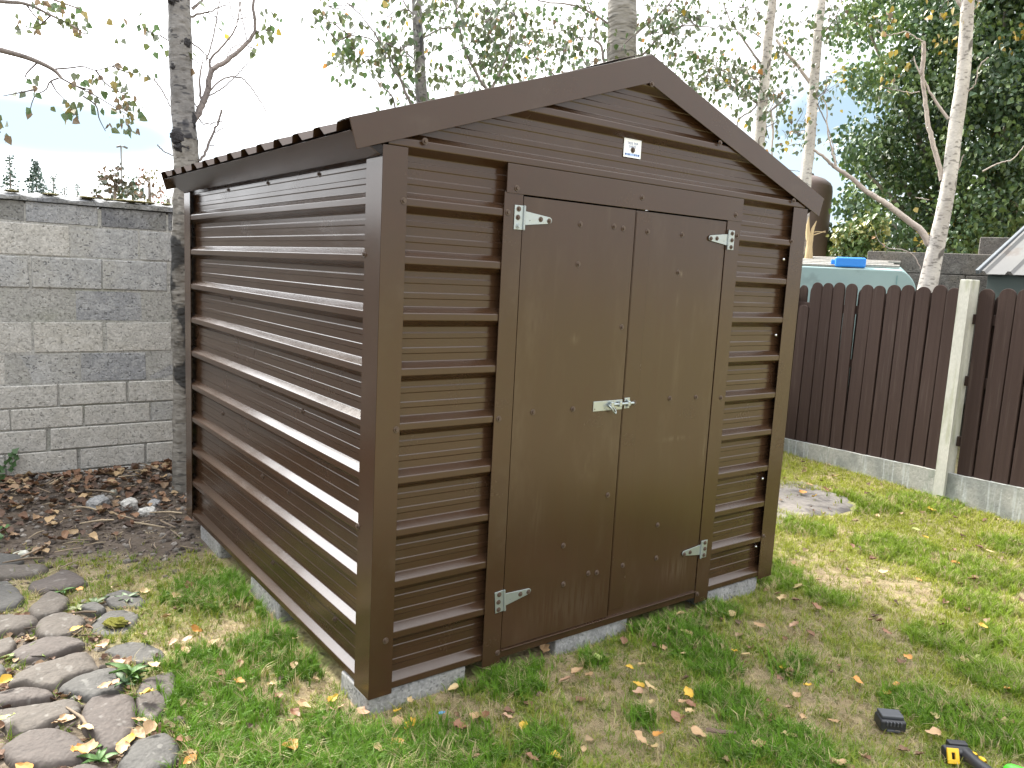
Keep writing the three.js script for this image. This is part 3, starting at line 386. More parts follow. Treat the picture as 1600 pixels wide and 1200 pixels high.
// moss on a cobble, grey sand patch by the fence
{
  const r = rng(55), P = [onGround(180, 966, 0.05)], g = new THREE.SphereGeometry(1, 24, 14), p = g.attributes.position; for (let i = 0; i < p.count; i++) { const e = 1 + 0.3 * n3d(p.getX(i) * 2.2, p.getY(i) * 2, p.getZ(i) * 2.2) + 0.14 * n3d(p.getX(i) * 8, p.getY(i) * 8, p.getZ(i) * 8); p.setXYZ(i, p.getX(i) * e, p.getY(i) * e, p.getZ(i) * e); } g.computeVertexNormals();
  const m = part('moss_cushion', planarUV(g), std({ map: tex(128, 128, (u, v) => mixc([0.16, 0.17, 0.02], [0.42, 0.40, 0.04], fb(u, v, 20, 3, 850)), true, 4), roughness: 1, bumpMap: stoneBump, bumpScale: 0.02 })); m.position.set(P[0].x, 0.030, P[0].z); m.scale.set(0.042, 0.014, 0.05); m.rotation.y = 0.5; tag(m, 'bright yellow-green moss cushion growing on a cobblestone', 'moss'); void r;
  const c = onGround(1255, 788), pts = [[1190, 800], [1205, 752], [1240, 752], [1290, 764], [1330, 782], [1328, 797], [1290, 806], [1240, 818], [1200, 822]].map(([a, b]) => onGround(a, b)), M = 48, ring = new THREE.CatmullRomCurve3(pts, true).getSpacedPoints(M).slice(0, M), Q = [c.x, 0.014 + groundY(c.x, c.z), c.z], U = [c.x, c.z], I = [];
  [[0.4, 0.014], [0.75, 0.013], [0.93, 0.010], [1.0, -0.012]].forEach(([f, y], q) => ring.forEach((s, i) => { const x = lerp(c.x, s.x, f * (1 + 0.09 * n2(i * 0.45, 3) + 0.06 * n2(i * 1.7, 8))), z = lerp(c.z, s.z, f * (1 + 0.09 * n2(i * 0.45, 3) + 0.06 * n2(i * 1.7, 8))); Q.push(x, y + 0.004 * n2(x * 9, z * 9) + groundY(x, z), z); U.push(x, z); const a = 1 + q * M + i, b = 1 + q * M + (i + 1) % M; if (!q) I.push(0, b, a); else I.push(a - M, b - M, b, a - M, b, a); }));
  const sg = new THREE.BufferGeometry(); sg.setAttribute('position', new THREE.Float32BufferAttribute(Q, 3)); sg.setAttribute('uv', new THREE.Float32BufferAttribute(U, 2)); sg.setIndex(I); sg.computeVertexNormals();
  tag(part('sand_patch', sg, std({ map: tex(256, 256, (u, v) => mixc(mixc([0.13, 0.117, 0.104], [0.22, 0.198, 0.176], fb(u, v, 6, 4, 860)), [0.07, 0.062, 0.06], 0.8 * sstep(0.5, 0.72, fb(u, v, 9, 4, 870))).map((x) => x * (0.8 + 0.4 * fb(u, v, 60, 2, 873))), true, 0.9), roughness: 0.97, bumpMap: stoneBump, bumpScale: 0.008 })), 'bare grey sand patch in the lawn between shed and fence', 'sand patch', null, 'stuff');
}

// ------------------------------------------------------------------ board fence
const F0 = V(5.558, 0, -0.992), FT = V(-0.1724, 0, 0.985), FN = V(-0.985, 0, -0.1724), fenceTurn = Math.atan2(FT.x, FT.z) - Math.PI / 2; // local x runs along the fence towards the viewer, local z points to the lawn
{
  const fence = thing('board_fence', F0, 'dark brown round-topped plank fence between concrete posts on gravel boards', 'fence'); fence.rotation.y = fenceTurn; const r = rng(17);
  const lo = (s) => 0.205 + 0.05 * s, hi = (s) => 1.742 + 0.0115 * s;
  const plank = (w, h) => { const s = new THREE.Shape(); s.moveTo(-w / 2, 0); s.lineTo(w / 2, 0); s.lineTo(w / 2, h - w * 0.30); s.bezierCurveTo(w / 2, h - w * 0.13, w * 0.28, h, 0, h); s.bezierCurveTo(-w * 0.28, h, -w / 2, h - w * 0.13, -w / 2, h - w * 0.30); return new THREE.ExtrudeGeometry(s, { depth: 0.012, bevelEnabled: true, bevelSize: 0.003, bevelThickness: 0.003, bevelSegments: 2, curveSegments: 6 }); };
  const vari = [0, 1, 2, 3].map((i) => planarUV(plank(0.120 + 0.004 * (i % 2), 1), i * 0.37, i * 0.21));
  let count = 0;
  for (let s = -3.55; s < 2.3; s += 0.1425) {
    const post = [-1.22 - 0.6, 0.565].some((q) => Math.abs(s - q) < 0.05); if (post) continue;
    const short = Math.abs(s + 1.13) < 0.07, top = hi(s) + (r() - 0.5) * 0.026 - (short ? 0.23 : 0), h = top - lo(s) + 0.03;
    const m = part('plank', vari[count % 4], plankMats[Math.floor(r() * 3)], fence); m.position.set(s, lo(s) - 0.03, -0.014 + (r() - 0.5) * 0.003); m.scale.set(1 + (r() - 0.5) * 0.03, h, 1); m.rotation.z = (r() - 0.5) * 0.02;
    const b = part('plank', vari[(count + 2) % 4], plankMats[Math.floor(r() * 3)], fence); b.position.set(s + 0.071, lo(s) - 0.03, -0.072); b.scale.set(0.8, h - (short ? -0.23 : 0) - 0.03 - 0.02 * r(), 1); count++;
  }
  // vertex uv of the scaled planks stay in metres across; rails between the two faces
  for (const y of [0.5, 1.0, 1.5]) part('rail', boxTo(-3.6, 2.3, y - 0.04, y + 0.04, -0.052, -0.020, 0.004), plankMats[0], fence);
  for (const [a, b] of [[-3.65, -1.865], [-1.775, 0.52], [0.61, 2.35]]) {
    const g = new THREE.BoxGeometry(b - a, 0.5, 0.05, 24, 6, 2).translate((a + b) / 2, 0, 0), p = g.attributes.position; for (let i = 0; i < p.count; i++) { const x = p.getX(i), y = p.getY(i); p.setXYZ(i, x, lo(x) - 0.25 + y + (y > 0.2 ? 0.003 * n2(x * 9, 2) : 0), p.getZ(i) + 0.001 * n2(x * 3, y * 5)); } g.computeVertexNormals(); part('gravel_board', planarUV(g, a), boardMat, fence).position.z = 0.010;
  }
  for (const s of [-1.82, 0.565]) {
    const sh = new THREE.Shape(); sh.moveTo(-0.040, -0.05); sh.lineTo(0.040, -0.05); sh.lineTo(0.040, 0.052); sh.lineTo(0.030, 0.062); sh.lineTo(-0.030, 0.062); sh.lineTo(-0.040, 0.052); sh.closePath();
    const g = planarUV(new THREE.ExtrudeGeometry(sh, { depth: 2.1, steps: 10, bevelEnabled: true, bevelSize: 0.006, bevelThickness: 0.012, bevelSegments: 3 }).rotateX(-Math.PI / 2).translate(0, -0.3, 0), 0.2, 0.1); part('fence_post', g, postMat, fence).position.set(s, 0, 0.006);
  }
}

// ------------------------------------------------------------------ trees
const C = { olive: [0.10, 0.125, 0.045], green: [0.075, 0.13, 0.045], grey: [0.12, 0.14, 0.09], brown: [0.16, 0.11, 0.06], yellow: [0.42, 0.31, 0.04], orange: [0.42, 0.20, 0.05] };
class Leaves {
  constructor() { this.p = []; this.n = []; this.c = []; }
  add(pos, size, r, col, droop = 0.6) {
    const d = V(r() - 0.5, (r() - 0.5) * 0.8 - droop, r() - 0.5).normalize(), s = V(r() - 0.5, (r() - 0.5) * 0.7, r() - 0.5).cross(d).normalize(), n = V().crossVectors(d, s).normalize(), f = 0.16 + 0.14 * r(), w = size * (0.36 + 0.1 * r()), c = size * 0.1 * (r() - 0.5);
    const at2 = (t, k) => pos.clone().addScaledVector(d, size * t).addScaledVector(s, w * k).addScaledVector(n, f * w * Math.abs(k) + c * t * t), A = at2(0, 0), T = at2(1, 0), nl = n.clone().addScaledVector(s, -f).normalize(), nr = n.clone().addScaledVector(s, f).normalize(), k1 = 0.9 + 0.2 * r();
    for (const [q, k] of [[A, nl], [at2(0.62, 0.62 * k1), nl], [at2(0.26, 0.95), nl], [A, nl], [T, nl], [at2(0.62, 0.62 * k1), nl], [A, nr], [at2(0.26, -0.95), nr], [at2(0.62, -0.62), nr], [A, nr], [at2(0.62, -0.62), nr], [T, nr]]) { this.p.push(q.x, q.y, q.z); this.n.push(k.x, k.y, k.z); this.c.push(...col); }
  }
  geo() { const g = new THREE.BufferGeometry(); g.setAttribute('position', new THREE.Float32BufferAttribute(this.p, 3)); g.setAttribute('normal', new THREE.Float32BufferAttribute(this.n, 3)); g.setAttribute('color', new THREE.Float32BufferAttribute(this.c, 3)); return g; }
}
const tintOf = (r, yellow = 0.05) => { const t = r(); const b = t < yellow ? C.yellow : t < yellow * 1.4 ? C.orange : t < yellow * 1.4 + 0.04 ? C.brown : t < 0.45 ? C.olive : t < 0.8 ? C.green : C.grey; const k = 0.75 + 0.5 * r(); return b.map((x) => x * k); };
/* a birch: trunk and limbs along polylines of [px, py] at a distance, then sprigs of leaves in clusters, each joined by a twig to the closest wood */
function birch({ base, dist, trunk, radii, bark, limbs = [], clusters = [], leaf = 0.055, label, category = 'tree', seed, yellow = 0.05, perSprig = 8, depth = 0.7, noise = 0.05, limbMat = barkLimb, spread = 0.13, lower = null, knots = [] }) {
  const r = rng(seed), tree = thing('birch_tree', base, label, category), loc = (q) => at(q[0], q[1], q[2] ?? dist).sub(base), wood = [];
  const tp = smooth([V(0, -0.15, 0), ...trunk.map(loc)], 60); if (lower) { const k = Math.round(60 * lower[0]), rr = (i) => { const t = i / 60 * (radii.length - 1), f = Math.min(Math.floor(t), radii.length - 2); return lerp(radii[f], radii[f + 1], t - f); }, arr = tp.map((_, i) => rr(i)); part('trunk', tube(tp.slice(0, k + 1), arr.slice(0, k + 1), 28, n3d, noise * 1.8), lower[1], tree); part('trunk', tube(tp.slice(k), arr.slice(k), 28, n3d, noise), bark, tree); } else part('trunk', tube(tp, radii, 20, n3d, noise), bark, tree);
  for (const [px, py, w, h, out] of knots) { const c = loc([px, py]), g = new THREE.SphereGeometry(1, 18, 12), p = g.attributes.position; for (let i = 0; i < p.count; i++) { const e = 1 + 0.35 * n3d(p.getX(i) * 1.6 + px, p.getY(i) * 1.6, p.getZ(i) * 1.6) + 0.15 * n3d(p.getX(i) * 5 + px, p.getY(i) * 5, p.getZ(i) * 5); p.setXYZ(i, p.getX(i) * e, p.getY(i) * e, p.getZ(i) * e); } g.computeVertexNormals(); const m = part('bark_knot', planarUV(g), knotMat, tree), to = EYE.clone().sub(base).sub(c).setY(0).normalize(); m.position.copy(c).addScaledVector(to, out); m.scale.set(w, h, w * 0.45); m.rotation.y = Math.atan2(to.x, to.z); } tp.forEach((p) => wood.push(p));
  for (const { pts, r0, r1 = 0.004, mat } of limbs) { const lp = smooth(pts.map(loc), Math.max(8, pts.length * 5)); lp.forEach((p, i) => { if (i % 2) p.add(V(r() - 0.5, r() - 0.5, r() - 0.5).multiplyScalar(0.012)); }); part('branch', tube(lp, [r0, (r0 + r1) / 2, r1], r0 > 0.012 ? 10 : 6), mat ?? limbMat, tree); lp.forEach((p) => wood.push(p)); }
  const sprigs = []; for (const [cx, cy, rx, ry, n, dd = 0] of clusters) for (let i = 0; i < n; i++) { const a = r() * 7, q = Math.sqrt(r()); sprigs.push(at(cx + Math.cos(a) * q * rx, cy + Math.sin(a) * q * ry, dist + dd + (r() - 0.5) * 2 * depth).sub(base)); }
  const gap = (p) => wood.reduce((m, w) => Math.min(m, w.distanceToSquared(p)), 1e9); sprigs.forEach((p) => { p.g = gap(p); }); sprigs.sort((a, b) => a.g - b.g);
  const L = new Leaves(), tw = [];
  for (const p of sprigs) {
    if (sprigs.length > 40 && n3d((p.x + base.x) * 1.9, p.y * 1.9, (p.z + base.z) * 1.9) < -0.12) continue;
    let best = null, bd = 1e9; for (const w of wood) { const d = w.distanceToSquared(p) + (w.y > p.y + 0.3 ? 0.15 : 0); if (d < bd) { bd = d; best = w; } }
    const mid = best.clone().lerp(p, 0.5).add(V((r() - 0.5) * 0.12, 0.05 * Math.sqrt(bd) + (r() - 0.5) * 0.08, (r() - 0.5) * 0.12)), path = smooth([best, mid, p], 6), rad = clamp(0.0035 + 0.007 * Math.sqrt(bd), 0.0035, 0.010); tw.push(tube(path, [rad, 0.0016], 4)); for (let i = 2; i < path.length; i++) wood.push(path[i]);
    for (let k = 0; k < perSprig; k++) { const t = r(), q = path[3 + Math.floor(t * 3.99)].clone().add(V((r() - 0.5), (r() - 0.5) * 1.1 - 0.1, (r() - 0.5)).multiplyScalar(spread * 2)); L.add(q, leaf * (0.65 + 0.6 * r()), r, tintOf(r, yellow)); }
  }
  if (tw.length) tag(part('twigs', merge(tw), barkTwig, tree), null, null, null, 'stuff');
  if (L.p.length) tag(part('crown', L.geo(), leafMat, tree), null, null, null, 'stuff');
  return tree;
}
birch({ base: V(0.185, 0, -3.3), dist: 5.95, seed: 1, bark: barkGrey, noise: 0.07, yellow: 0.03, perSprig: 4, spread: 0.06, lower: [0.56, barkRough], knots: [[280, 215, 0.055, 0.045, 0.058], [284, 232, 0.05, 0.03, 0.060], [275, 108, 0.03, 0.028, 0.055], [289, 70, 0.035, 0.03, 0.058], [291, 118, 0.012, 0.05, 0.056], [274, 4, 0.045, 0.035, 0.05], [286, 40, 0.012, 0.025, 0.056], [299, 190, 0.03, 0.055, 0.04]],
  label: 'grey birch trunk with black scars and bare twigs between wall and shed', trunk: [[290, 640], [287, 480], [286, 390], [292, 290], [289, 225], [285, 150], [281, 50], [280, -60], [279, -260]], radii: [0.095, 0.078, 0.074, 0.083, 0.078, 0.073, 0.068, 0.062],
  limbs: [{ pts: [[296, 195], [306, 182], [318, 160], [325, 140], [330, 112], [355, 95], [385, 68], [397, 50], [396, 0], [399, -60]], r0: 0.026, r1: 0.008 }, { pts: [[330, 112], [328, 95], [345, 75], [365, 50], [372, 28], [380, -20]], r0: 0.009 }, { pts: [[316, 165], [312, 125], [318, 92]], r0: 0.009 }, { pts: [[323, 95], [333, 60], [340, 20], [345, -10]], r0: 0.006 }, { pts: [[298, 66], [312, 76], [323, 88], [330, 98]], r0: 0.006 }, { pts: [[325, 145], [348, 124], [375, 121], [388, 132], [402, 150], [418, 178]], r0: 0.006 }, { pts: [[322, 152], [345, 140], [365, 122], [387, 98]], r0: 0.006 },
    { pts: [[300, 258], [316, 245], [330, 215], [339, 195], [347, 172]], r0: 0.010, r1: 0.007 }, { pts: [[337, 207], [349, 200]], r0: 0.004 }, { pts: [[328, 227], [334, 227]], r0: 0.004 }, { pts: [[241, 122], [255, 145], [264, 162], [270, 172]], r0: 0.005 }, { pts: [[246, 226], [256, 236], [272, 244]], r0: 0.004 }, { pts: [[298, 26], [325, 18], [355, 7]], r0: 0.009 }, { pts: [[300, 14], [316, 0], [330, -20]], r0: 0.012 }, { pts: [[250, 55], [270, 68], [292, 84], [311, 98]], r0: 0.005 }, { pts: [[278, 96], [288, 118], [296, 148], [308, 168]], r0: 0.005 }, { pts: [[308, 182], [318, 193], [335, 192], [347, 189]], r0: 0.005 }, { pts: [[358, 2], [362, 22], [368, 34]], r0: 0.004 }, { pts: [[372, 0], [380, 35], [386, 65]], r0: 0.004 }, { pts: [[352, 96], [358, 80], [372, 70], [398, 76]], r0: 0.004 }, { pts: [[370, 30], [384, 28], [398, 29]], r0: 0.004 }, { pts: [[268, 150], [270, 185], [278, 205], [282, 228]], r0: 0.009, mat: barkTwig }],
  clusters: [[240, 55, 9, 9, 3], [334, 22, 7, 5, 2], [440, 42, 26, 16, 4], [430, 15, 26, 16, 2], [215, 20, 14, 14, 2], [292, 87, 5, 5, 1], [400, 70, 10, 6, 1]], depth: 0.15 });
birch({ base: V(2.0, 0, -3.3), dist: 6.55, seed: 2, bark: barkGrey, label: 'slender grey birch seen over the left roof slope of the shed', perSprig: 9, yellow: 0.025,
  trunk: [[684, 400], [668, 230], [660, 165], [655, 85], [652, 30], [648, -60], [644, -260]], radii: [0.06, 0.052, 0.047, 0.043, 0.038, 0.03],
  limbs: [{ pts: [[672, 240], [705, 210], [745, 175], [762, 146], [751, 126], [736, 100], [724, 72], [716, 30], [705, -30]], r0: 0.022 }, { pts: [[762, 147], [778, 120], [791, 92], [797, 64], [796, 20]], r0: 0.014 }, { pts: [[650, 178], [636, 150], [620, 110], [600, 75], [580, 45], [560, 20]], r0: 0.014 }, { pts: [[640, 190], [622, 178], [612, 150], [597, 135], [577, 112]], r0: 0.010 }, { pts: [[600, 78], [576, 60], [545, 54], [520, 36], [500, 25], [478, 17]], r0: 0.006 }, { pts: [[497, 24], [497, -20]], r0: 0.004 }, { pts: [[648, 25], [635, 10], [620, -20]], r0: 0.009 }, { pts: [[660, 60], [690, 45], [740, 40], [790, 20]], r0: 0.008 }],
  clusters: [[590, 62, 60, 52, 42], [565, 80, 44, 40, 16], [625, 125, 52, 45, 26], [700, 40, 60, 50, 46], [740, 85, 60, 55, 44], [640, 160, 40, 22, 12], [785, 60, 36, 60, 26], [530, 12, 34, 14, 9], [620, 15, 70, 20, 22], [760, 130, 45, 25, 10], [730, 15, 80, 30, 30], [530, 85, 10, 28, 4]] });
birch({ base: V(4.05, 0, -3.2), dist: 7.8, seed: 3, bark: barkRough, noise: 0.06, label: 'thick rough-barked birch trunk rising behind the ridge of the shed', perSprig: 9, yellow: 0.025, spread: 0.15,
  trunk: [[972, 420], [972, 260], [970, 110], [972, 50], [972, 0], [974, -120], [978, -280]], radii: [0.20, 0.165, 0.145, 0.138, 0.136, 0.12, 0.10],
  limbs: [{ pts: [[955, 112], [944, 95], [938, 70], [928, 60], [932, 40], [920, 10], [908, -30]], r0: 0.017 }, { pts: [[950, 120], [925, 112], [912, 95], [900, 60], [880, 20]], r0: 0.011 }, { pts: [[930, 60], [905, 58], [880, 70]], r0: 0.007 }, { pts: [[985, 100], [1010, 80], [1040, 50], [1080, 40], [1120, 45]], r0: 0.013 }, { pts: [[985, 60], [1020, 30], [1050, 0], [1070, -50]], r0: 0.013 }, { pts: [[958, 40], [900, 10], [840, 0], [800, -20]], r0: 0.012 }, { pts: [[955, 150], [900, 140], [860, 112], [830, 80], [815, 40]], r0: 0.012 }],
  clusters: [[830, 60, 46, 60, 34], [885, 30, 50, 42, 34], [905, 85, 36, 34, 16], [860, 108, 60, 26, 18], [1030, 25, 46, 30, 28], [1070, 55, 50, 30, 18], [1090, 10, 60, 22, 20], [930, 22, 20, 22, 8], [1050, 100, 40, 22, 8], [820, 120, 24, 18, 8], [963, 85, 14, 20, 5, -0.2], [985, 40, 10, 18, 3, -0.2]] });
birch({ base: at(1172, 330, 8.6).setY(0), dist: 8.6, seed: 4, bark: barkWhite, label: 'slim pale birch rising just past the right roof slope of the shed', perSprig: 9, yellow: 0.03, leaf: 0.058, spread: 0.16,
  trunk: [[1177, 340], [1186, 228], [1195, 120], [1200, 60], [1206, 0], [1214, -120], [1220, -280]], radii: [0.072, 0.060, 0.052, 0.049, 0.046, 0.042, 0.034],
  limbs: [{ pts: [[1188, 165], [1170, 150], [1150, 128], [1130, 110], [1100, 95], [1070, 80]], r0: 0.014 }, { pts: [[1196, 110], [1160, 60], [1140, 30], [1125, -10]], r0: 0.014 }, { pts: [[1190, 60], [1165, 45], [1140, 46], [1120, 42]], r0: 0.007 }, { pts: [[1193, 150], [1175, 172], [1152, 190], [1160, 215], [1172, 228]], r0: 0.010 }, { pts: [[1186, 185], [1215, 165], [1228, 150], [1240, 148]], r0: 0.007 }],
  clusters: [[1120, 60, 46, 46, 16], [1140, 108, 56, 32, 34], [1108, 118, 36, 22, 16], [1160, 145, 36, 32, 20], [1170, 25, 40, 28, 18], [1075, 122, 26, 12, 8], [1145, 175, 22, 26, 8], [1215, 130, 18, 44, 14], [1210, 190, 18, 30, 8]] });
birch({ base: at(1250, 420, 10).setY(0), dist: 10, seed: 5, bark: barkWhite, label: 'pale birch standing in front of the brown tank behind the fence', perSprig: 9, yellow: 0.035, leaf: 0.06, spread: 0.18,
  trunk: [[1249, 440], [1254, 370], [1258, 290], [1264, 235], [1271, 140], [1278, 50], [1283, 0], [1292, -120], [1300, -260]], radii: [0.066, 0.064, 0.066, 0.062, 0.055, 0.052, 0.048, 0.042],
  limbs: [{ pts: [[1266, 130], [1240, 95], [1228, 82], [1213, 62]], r0: 0.020, r1: 0.016, mat: barkPaleLimb }, { pts: [[1276, 66], [1290, 48], [1306, 26], [1318, -5]], r0: 0.012 }, { pts: [[1272, 155], [1288, 142], [1292, 120]], r0: 0.010 }, { pts: [[1276, 160], [1286, 182], [1294, 200], [1303, 235], [1308, 262]], r0: 0.008 }, { pts: [[1262, 232], [1245, 225], [1232, 228]], r0: 0.005 }, { pts: [[1204, 175], [1208, 210], [1206, 240], [1214, 262]], r0: 0.016, mat: barkPaleLimb }, { pts: [[1218, 262], [1235, 266], [1250, 268]], r0: 0.006 }, { pts: [[1200, 178], [1218, 160], [1232, 152]], r0: 0.012 }],
  clusters: [[1240, 55, 36, 46, 30], [1230, 165, 34, 38, 26], [1292, 125, 18, 36, 12], [1225, 110, 24, 28, 14], [1300, 40, 16, 36, 10], [1305, 125, 16, 10, 4], [1240, 205, 28, 14, 8], [1250, 20, 40, 20, 12], [1220, 215, 12, 10, 4]] });
birch({ base: at(1446, 470, 8.3).setY(0), dist: 8.3, seed: 6, bark: barkWhite, noise: 0.03, limbMat: barkPaleLimb, label: 'white birch trunk leaning beyond the plank fence with forked top', perSprig: 6, yellow: 0.5, leaf: 0.06,
  trunk: [[1443, 500], [1450, 445], [1465, 375], [1481, 295], [1493, 200], [1504, 125], [1508, 75], [1511, 20], [1516, -60], [1524, -240]], radii: [0.105, 0.094, 0.076, 0.064, 0.060, 0.057, 0.055, 0.052, 0.045],
  limbs: [{ pts: [[1508, 22], [1503, 10], [1490, -8], [1478, -40]], r0: 0.026 }, { pts: [[1452, 382], [1440, 362], [1415, 342], [1385, 318], [1355, 300], [1330, 278], [1307, 263], [1290, 248], [1272, 234]], r0: 0.034, r1: 0.012 }, { pts: [[1307, 262], [1300, 235], [1293, 205], [1291, 165], [1282, 150]], r0: 0.010 }, { pts: [[1472, 282], [1468, 262], [1458, 225], [1450, 195], [1446, 160], [1442, 130], [1440, 112]], r0: 0.024, r1: 0.016 }, { pts: [[1440, 115], [1443, 85], [1443, 65]], r0: 0.02, r1: 0.018 }, { pts: [[1482, 186], [1466, 165], [1450, 138], [1440, 118], [1430, 98], [1428, 88]], r0: 0.014 }, { pts: [[1443, 66], [1430, 58], [1415, 50], [1390, 55], [1368, 48]], r0: 0.006 }, { pts: [[1507, 148], [1522, 132], [1532, 100], [1545, 90]], r0: 0.006 }, { pts: [[1490, 275], [1498, 262], [1505, 242]], r0: 0.012 }, { pts: [[1512, 35], [1520, 18], [1530, 2]], r0: 0.006 }, { pts: [[1452, 312], [1430, 308]], r0: 0.004 }, { pts: [[1437, 144], [1420, 145], [1405, 142], [1388, 138]], r0: 0.005 }, { pts: [[1535, 268], [1560, 255], [1580, 250], [1604, 225]], r0: 0.008 }, { pts: [[1438, 420], [1428, 400], [1408, 390], [1388, 388]], r0: 0.006 }],
  clusters: [[1390, 36, 14, 9, 3], [1478, 20, 16, 8, 3], [1416, 100, 5, 5, 1], [1392, 120, 10, 6, 2], [1364, 357, 6, 5, 1], [1452, 330, 5, 5, 1], [1528, 5, 10, 8, 2]], depth: 0.2 });
// overhanging birch branch whose leaves are close enough to be told apart
{
  const base = V(-2.9, 0, -1.6), tree = thing('birch_tree', base, 'birch outside the picture reaching a leafy branch over the block wall', 'tree'), D = 4.5, r = rng(404), loc = (q) => at(q[0], q[1], q[2] ?? D).sub(base);
  const trunk = [V(0, -0.1, 0), V(0.02, 1.2, -0.03), V(0.0, 2.4, -0.05), V(-0.05, 3.7, -0.05), V(-0.08, 5.2, 0)], tp = smooth(trunk, 40); part('trunk', tube(tp, [0.1, 0.08, 0.07, 0.055, 0.04], 16, n3d, 0.05), barkGrey, tree);
  const mains = [[[tp[20], loc([-190, 40]), loc([-60, 62]), loc([0, 78]), loc([48, 92]), loc([85, 110]), loc([97, 123])], 0.020, 0.007], [[tp[26], loc([-190, -60]), loc([-70, -14]), loc([0, 2]), loc([40, 6]), loc([80, 24]), loc([120, 44])], 0.016, 0.004], [[tp[27], loc([-100, -70]), loc([-10, -26]), loc([60, -8]), loc([125, 14])], 0.014, 0.004]];
  const subs = [[[85, 108], [110, 106], [130, 104], [150, 110], [175, 103], [210, 95]], [[97, 123], [120, 135], [150, 150], [175, 165], [205, 182]], [[92, 122], [78, 128], [72, 140], [55, 150], [45, 180]], [[80, 128], [88, 142], [100, 155]], [[150, 110], [165, 130], [190, 145], [212, 150]], [[120, 135], [140, 140], [165, 140]], [[130, 150], [150, 165], [155, 185], [165, 205]], [[60, 96], [40, 120], [50, 128]], [[55, 140], [30, 145], [5, 150]], [[80, 24], [60, 40], [20, 48]], [[40, 6], [60, 30], [100, 50]], [[175, 103], [195, 112], [215, 118]], [[120, 44], [130, 52], [150, 50]]];
  const b0 = mains.map(([p, a, b]) => { const lp = smooth(p, 30), m = part('branch', tube(lp, [a, (a + b) / 2, b], 8), barkLimb, tree); return [m, lp]; });
  const sg = subs.map((s) => tube(smooth(s.map(loc), 14), [0.0045, 0.0018], 5)); tag(part('twigs', merge(sg), barkTwig, tree), null, null, null, 'stuff');
  const mats = [C.olive, C.grey, C.green, C.brown, [0.20, 0.16, 0.05], C.olive].map((c) => new THREE.MeshPhysicalMaterial({ color: lin(...c), roughness: 0.55, transmission: 0.35, thickness: 0, side: THREE.DoubleSide }));
  const shapes = Array.from({ length: 6 }, (_, i) => { const L = new Leaves(), q = rng(900 + i); L.add(V(0, 0, 0), 1, q, [1, 1, 1], 0.5); L.add(V(0, 0, 0), 0.01, q, [1, 1, 1]); const g = new THREE.BufferGeometry(); g.setAttribute('position', new THREE.Float32BufferAttribute(L.p.slice(0, 36), 3)); g.setAttribute('normal', new THREE.Float32BufferAttribute(L.n.slice(0, 36), 3)); return g; });
  const leafAt = (p, s) => { const m = part('leaf', shapes[Math.floor(r() * 6)], mats[Math.floor(r() * 6)], b0[0][0]); m.position.copy(p); m.scale.setScalar(s); m.rotation.set(r() * 0.6 - 0.3, r() * 6.3, r() * 0.6 - 0.3); };
  for (const [cx, cy, rx, ry, n] of [[75, 18, 60, 20, 42], [120, 40, 24, 14, 22], [50, 42, 40, 12, 14], [185, 45, 25, 20, 6], [160, 145, 50, 30, 46], [205, 165, 26, 24, 34], [190, 200, 24, 14, 16], [105, 165, 14, 14, 12], [125, 122, 30, 12, 12], [200, 108, 32, 14, 14], [38, 130, 30, 20, 9], [5, 185, 10, 8, 5], [4, 208, 6, 6, 3], [60, 165, 24, 12, 3], [110, 175, 20, 12, 6], [230, 115, 14, 8, 3]]) for (let i = 0; i < n; i++) { const a = r() * 7, q = Math.sqrt(r()); leafAt(at(cx + Math.cos(a) * q * rx, cy + Math.sin(a) * q * ry, D + (r() - 0.5) * 0.4).sub(base), 0.030 + 0.018 * r()); }
}
// clump geometry for the denser crowns
function clump(n, size, spreadR, seed, flat = 1) { const L = new Leaves(), r = rng(seed); for (let i = 0; i < n; i++) { const p = V(r() - 0.5, (r() - 0.5) * flat, r() - 0.5).multiplyScalar(2 * spreadR); L.add(p, size * (0.7 + 0.6 * r()), r, [1, 1, 1], 0.35); } const g = L.geo(); g.deleteAttribute('color'); return g; }
function lobes(tree, list, geo, mat, r, colorOf, density, base, name = 'crown') { // list of [centre, radius]; clumps fill each lobe, mostly near its skin
  const M = [], K = [], q = new THREE.Quaternion(), e = new THREE.Euler();
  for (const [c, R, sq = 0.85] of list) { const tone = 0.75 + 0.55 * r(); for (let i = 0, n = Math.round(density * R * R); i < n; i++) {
    const d = V(r() - 0.5, r() - 0.5, r() - 0.5).normalize(), t = R * (0.30 + 0.72 * Math.pow(r(), 0.45)) * (1 + 0.22 * n3d(d.x * 2.4 + c.x, d.y * 2.4 + c.y, d.z * 2.4 + c.z)), p = c.clone().add(V(d.x * t, d.y * t * sq, d.z * t)).sub(base); e.set(r() * 0.8 - 0.4, r() * 6.3, r() * 0.8 - 0.4); const s = 0.75 + 0.5 * r();
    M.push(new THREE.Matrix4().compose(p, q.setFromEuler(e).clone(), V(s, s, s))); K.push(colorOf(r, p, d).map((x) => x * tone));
  } }
  const m = shade(new THREE.InstancedMesh(geo, mat, M.length)); M.forEach((x, i) => { m.setMatrixAt(i, x); m.setColorAt(i, lin(...K[i])); }); m.name = name; m.userData.kind = 'stuff'; tree.add(m); return m;
}
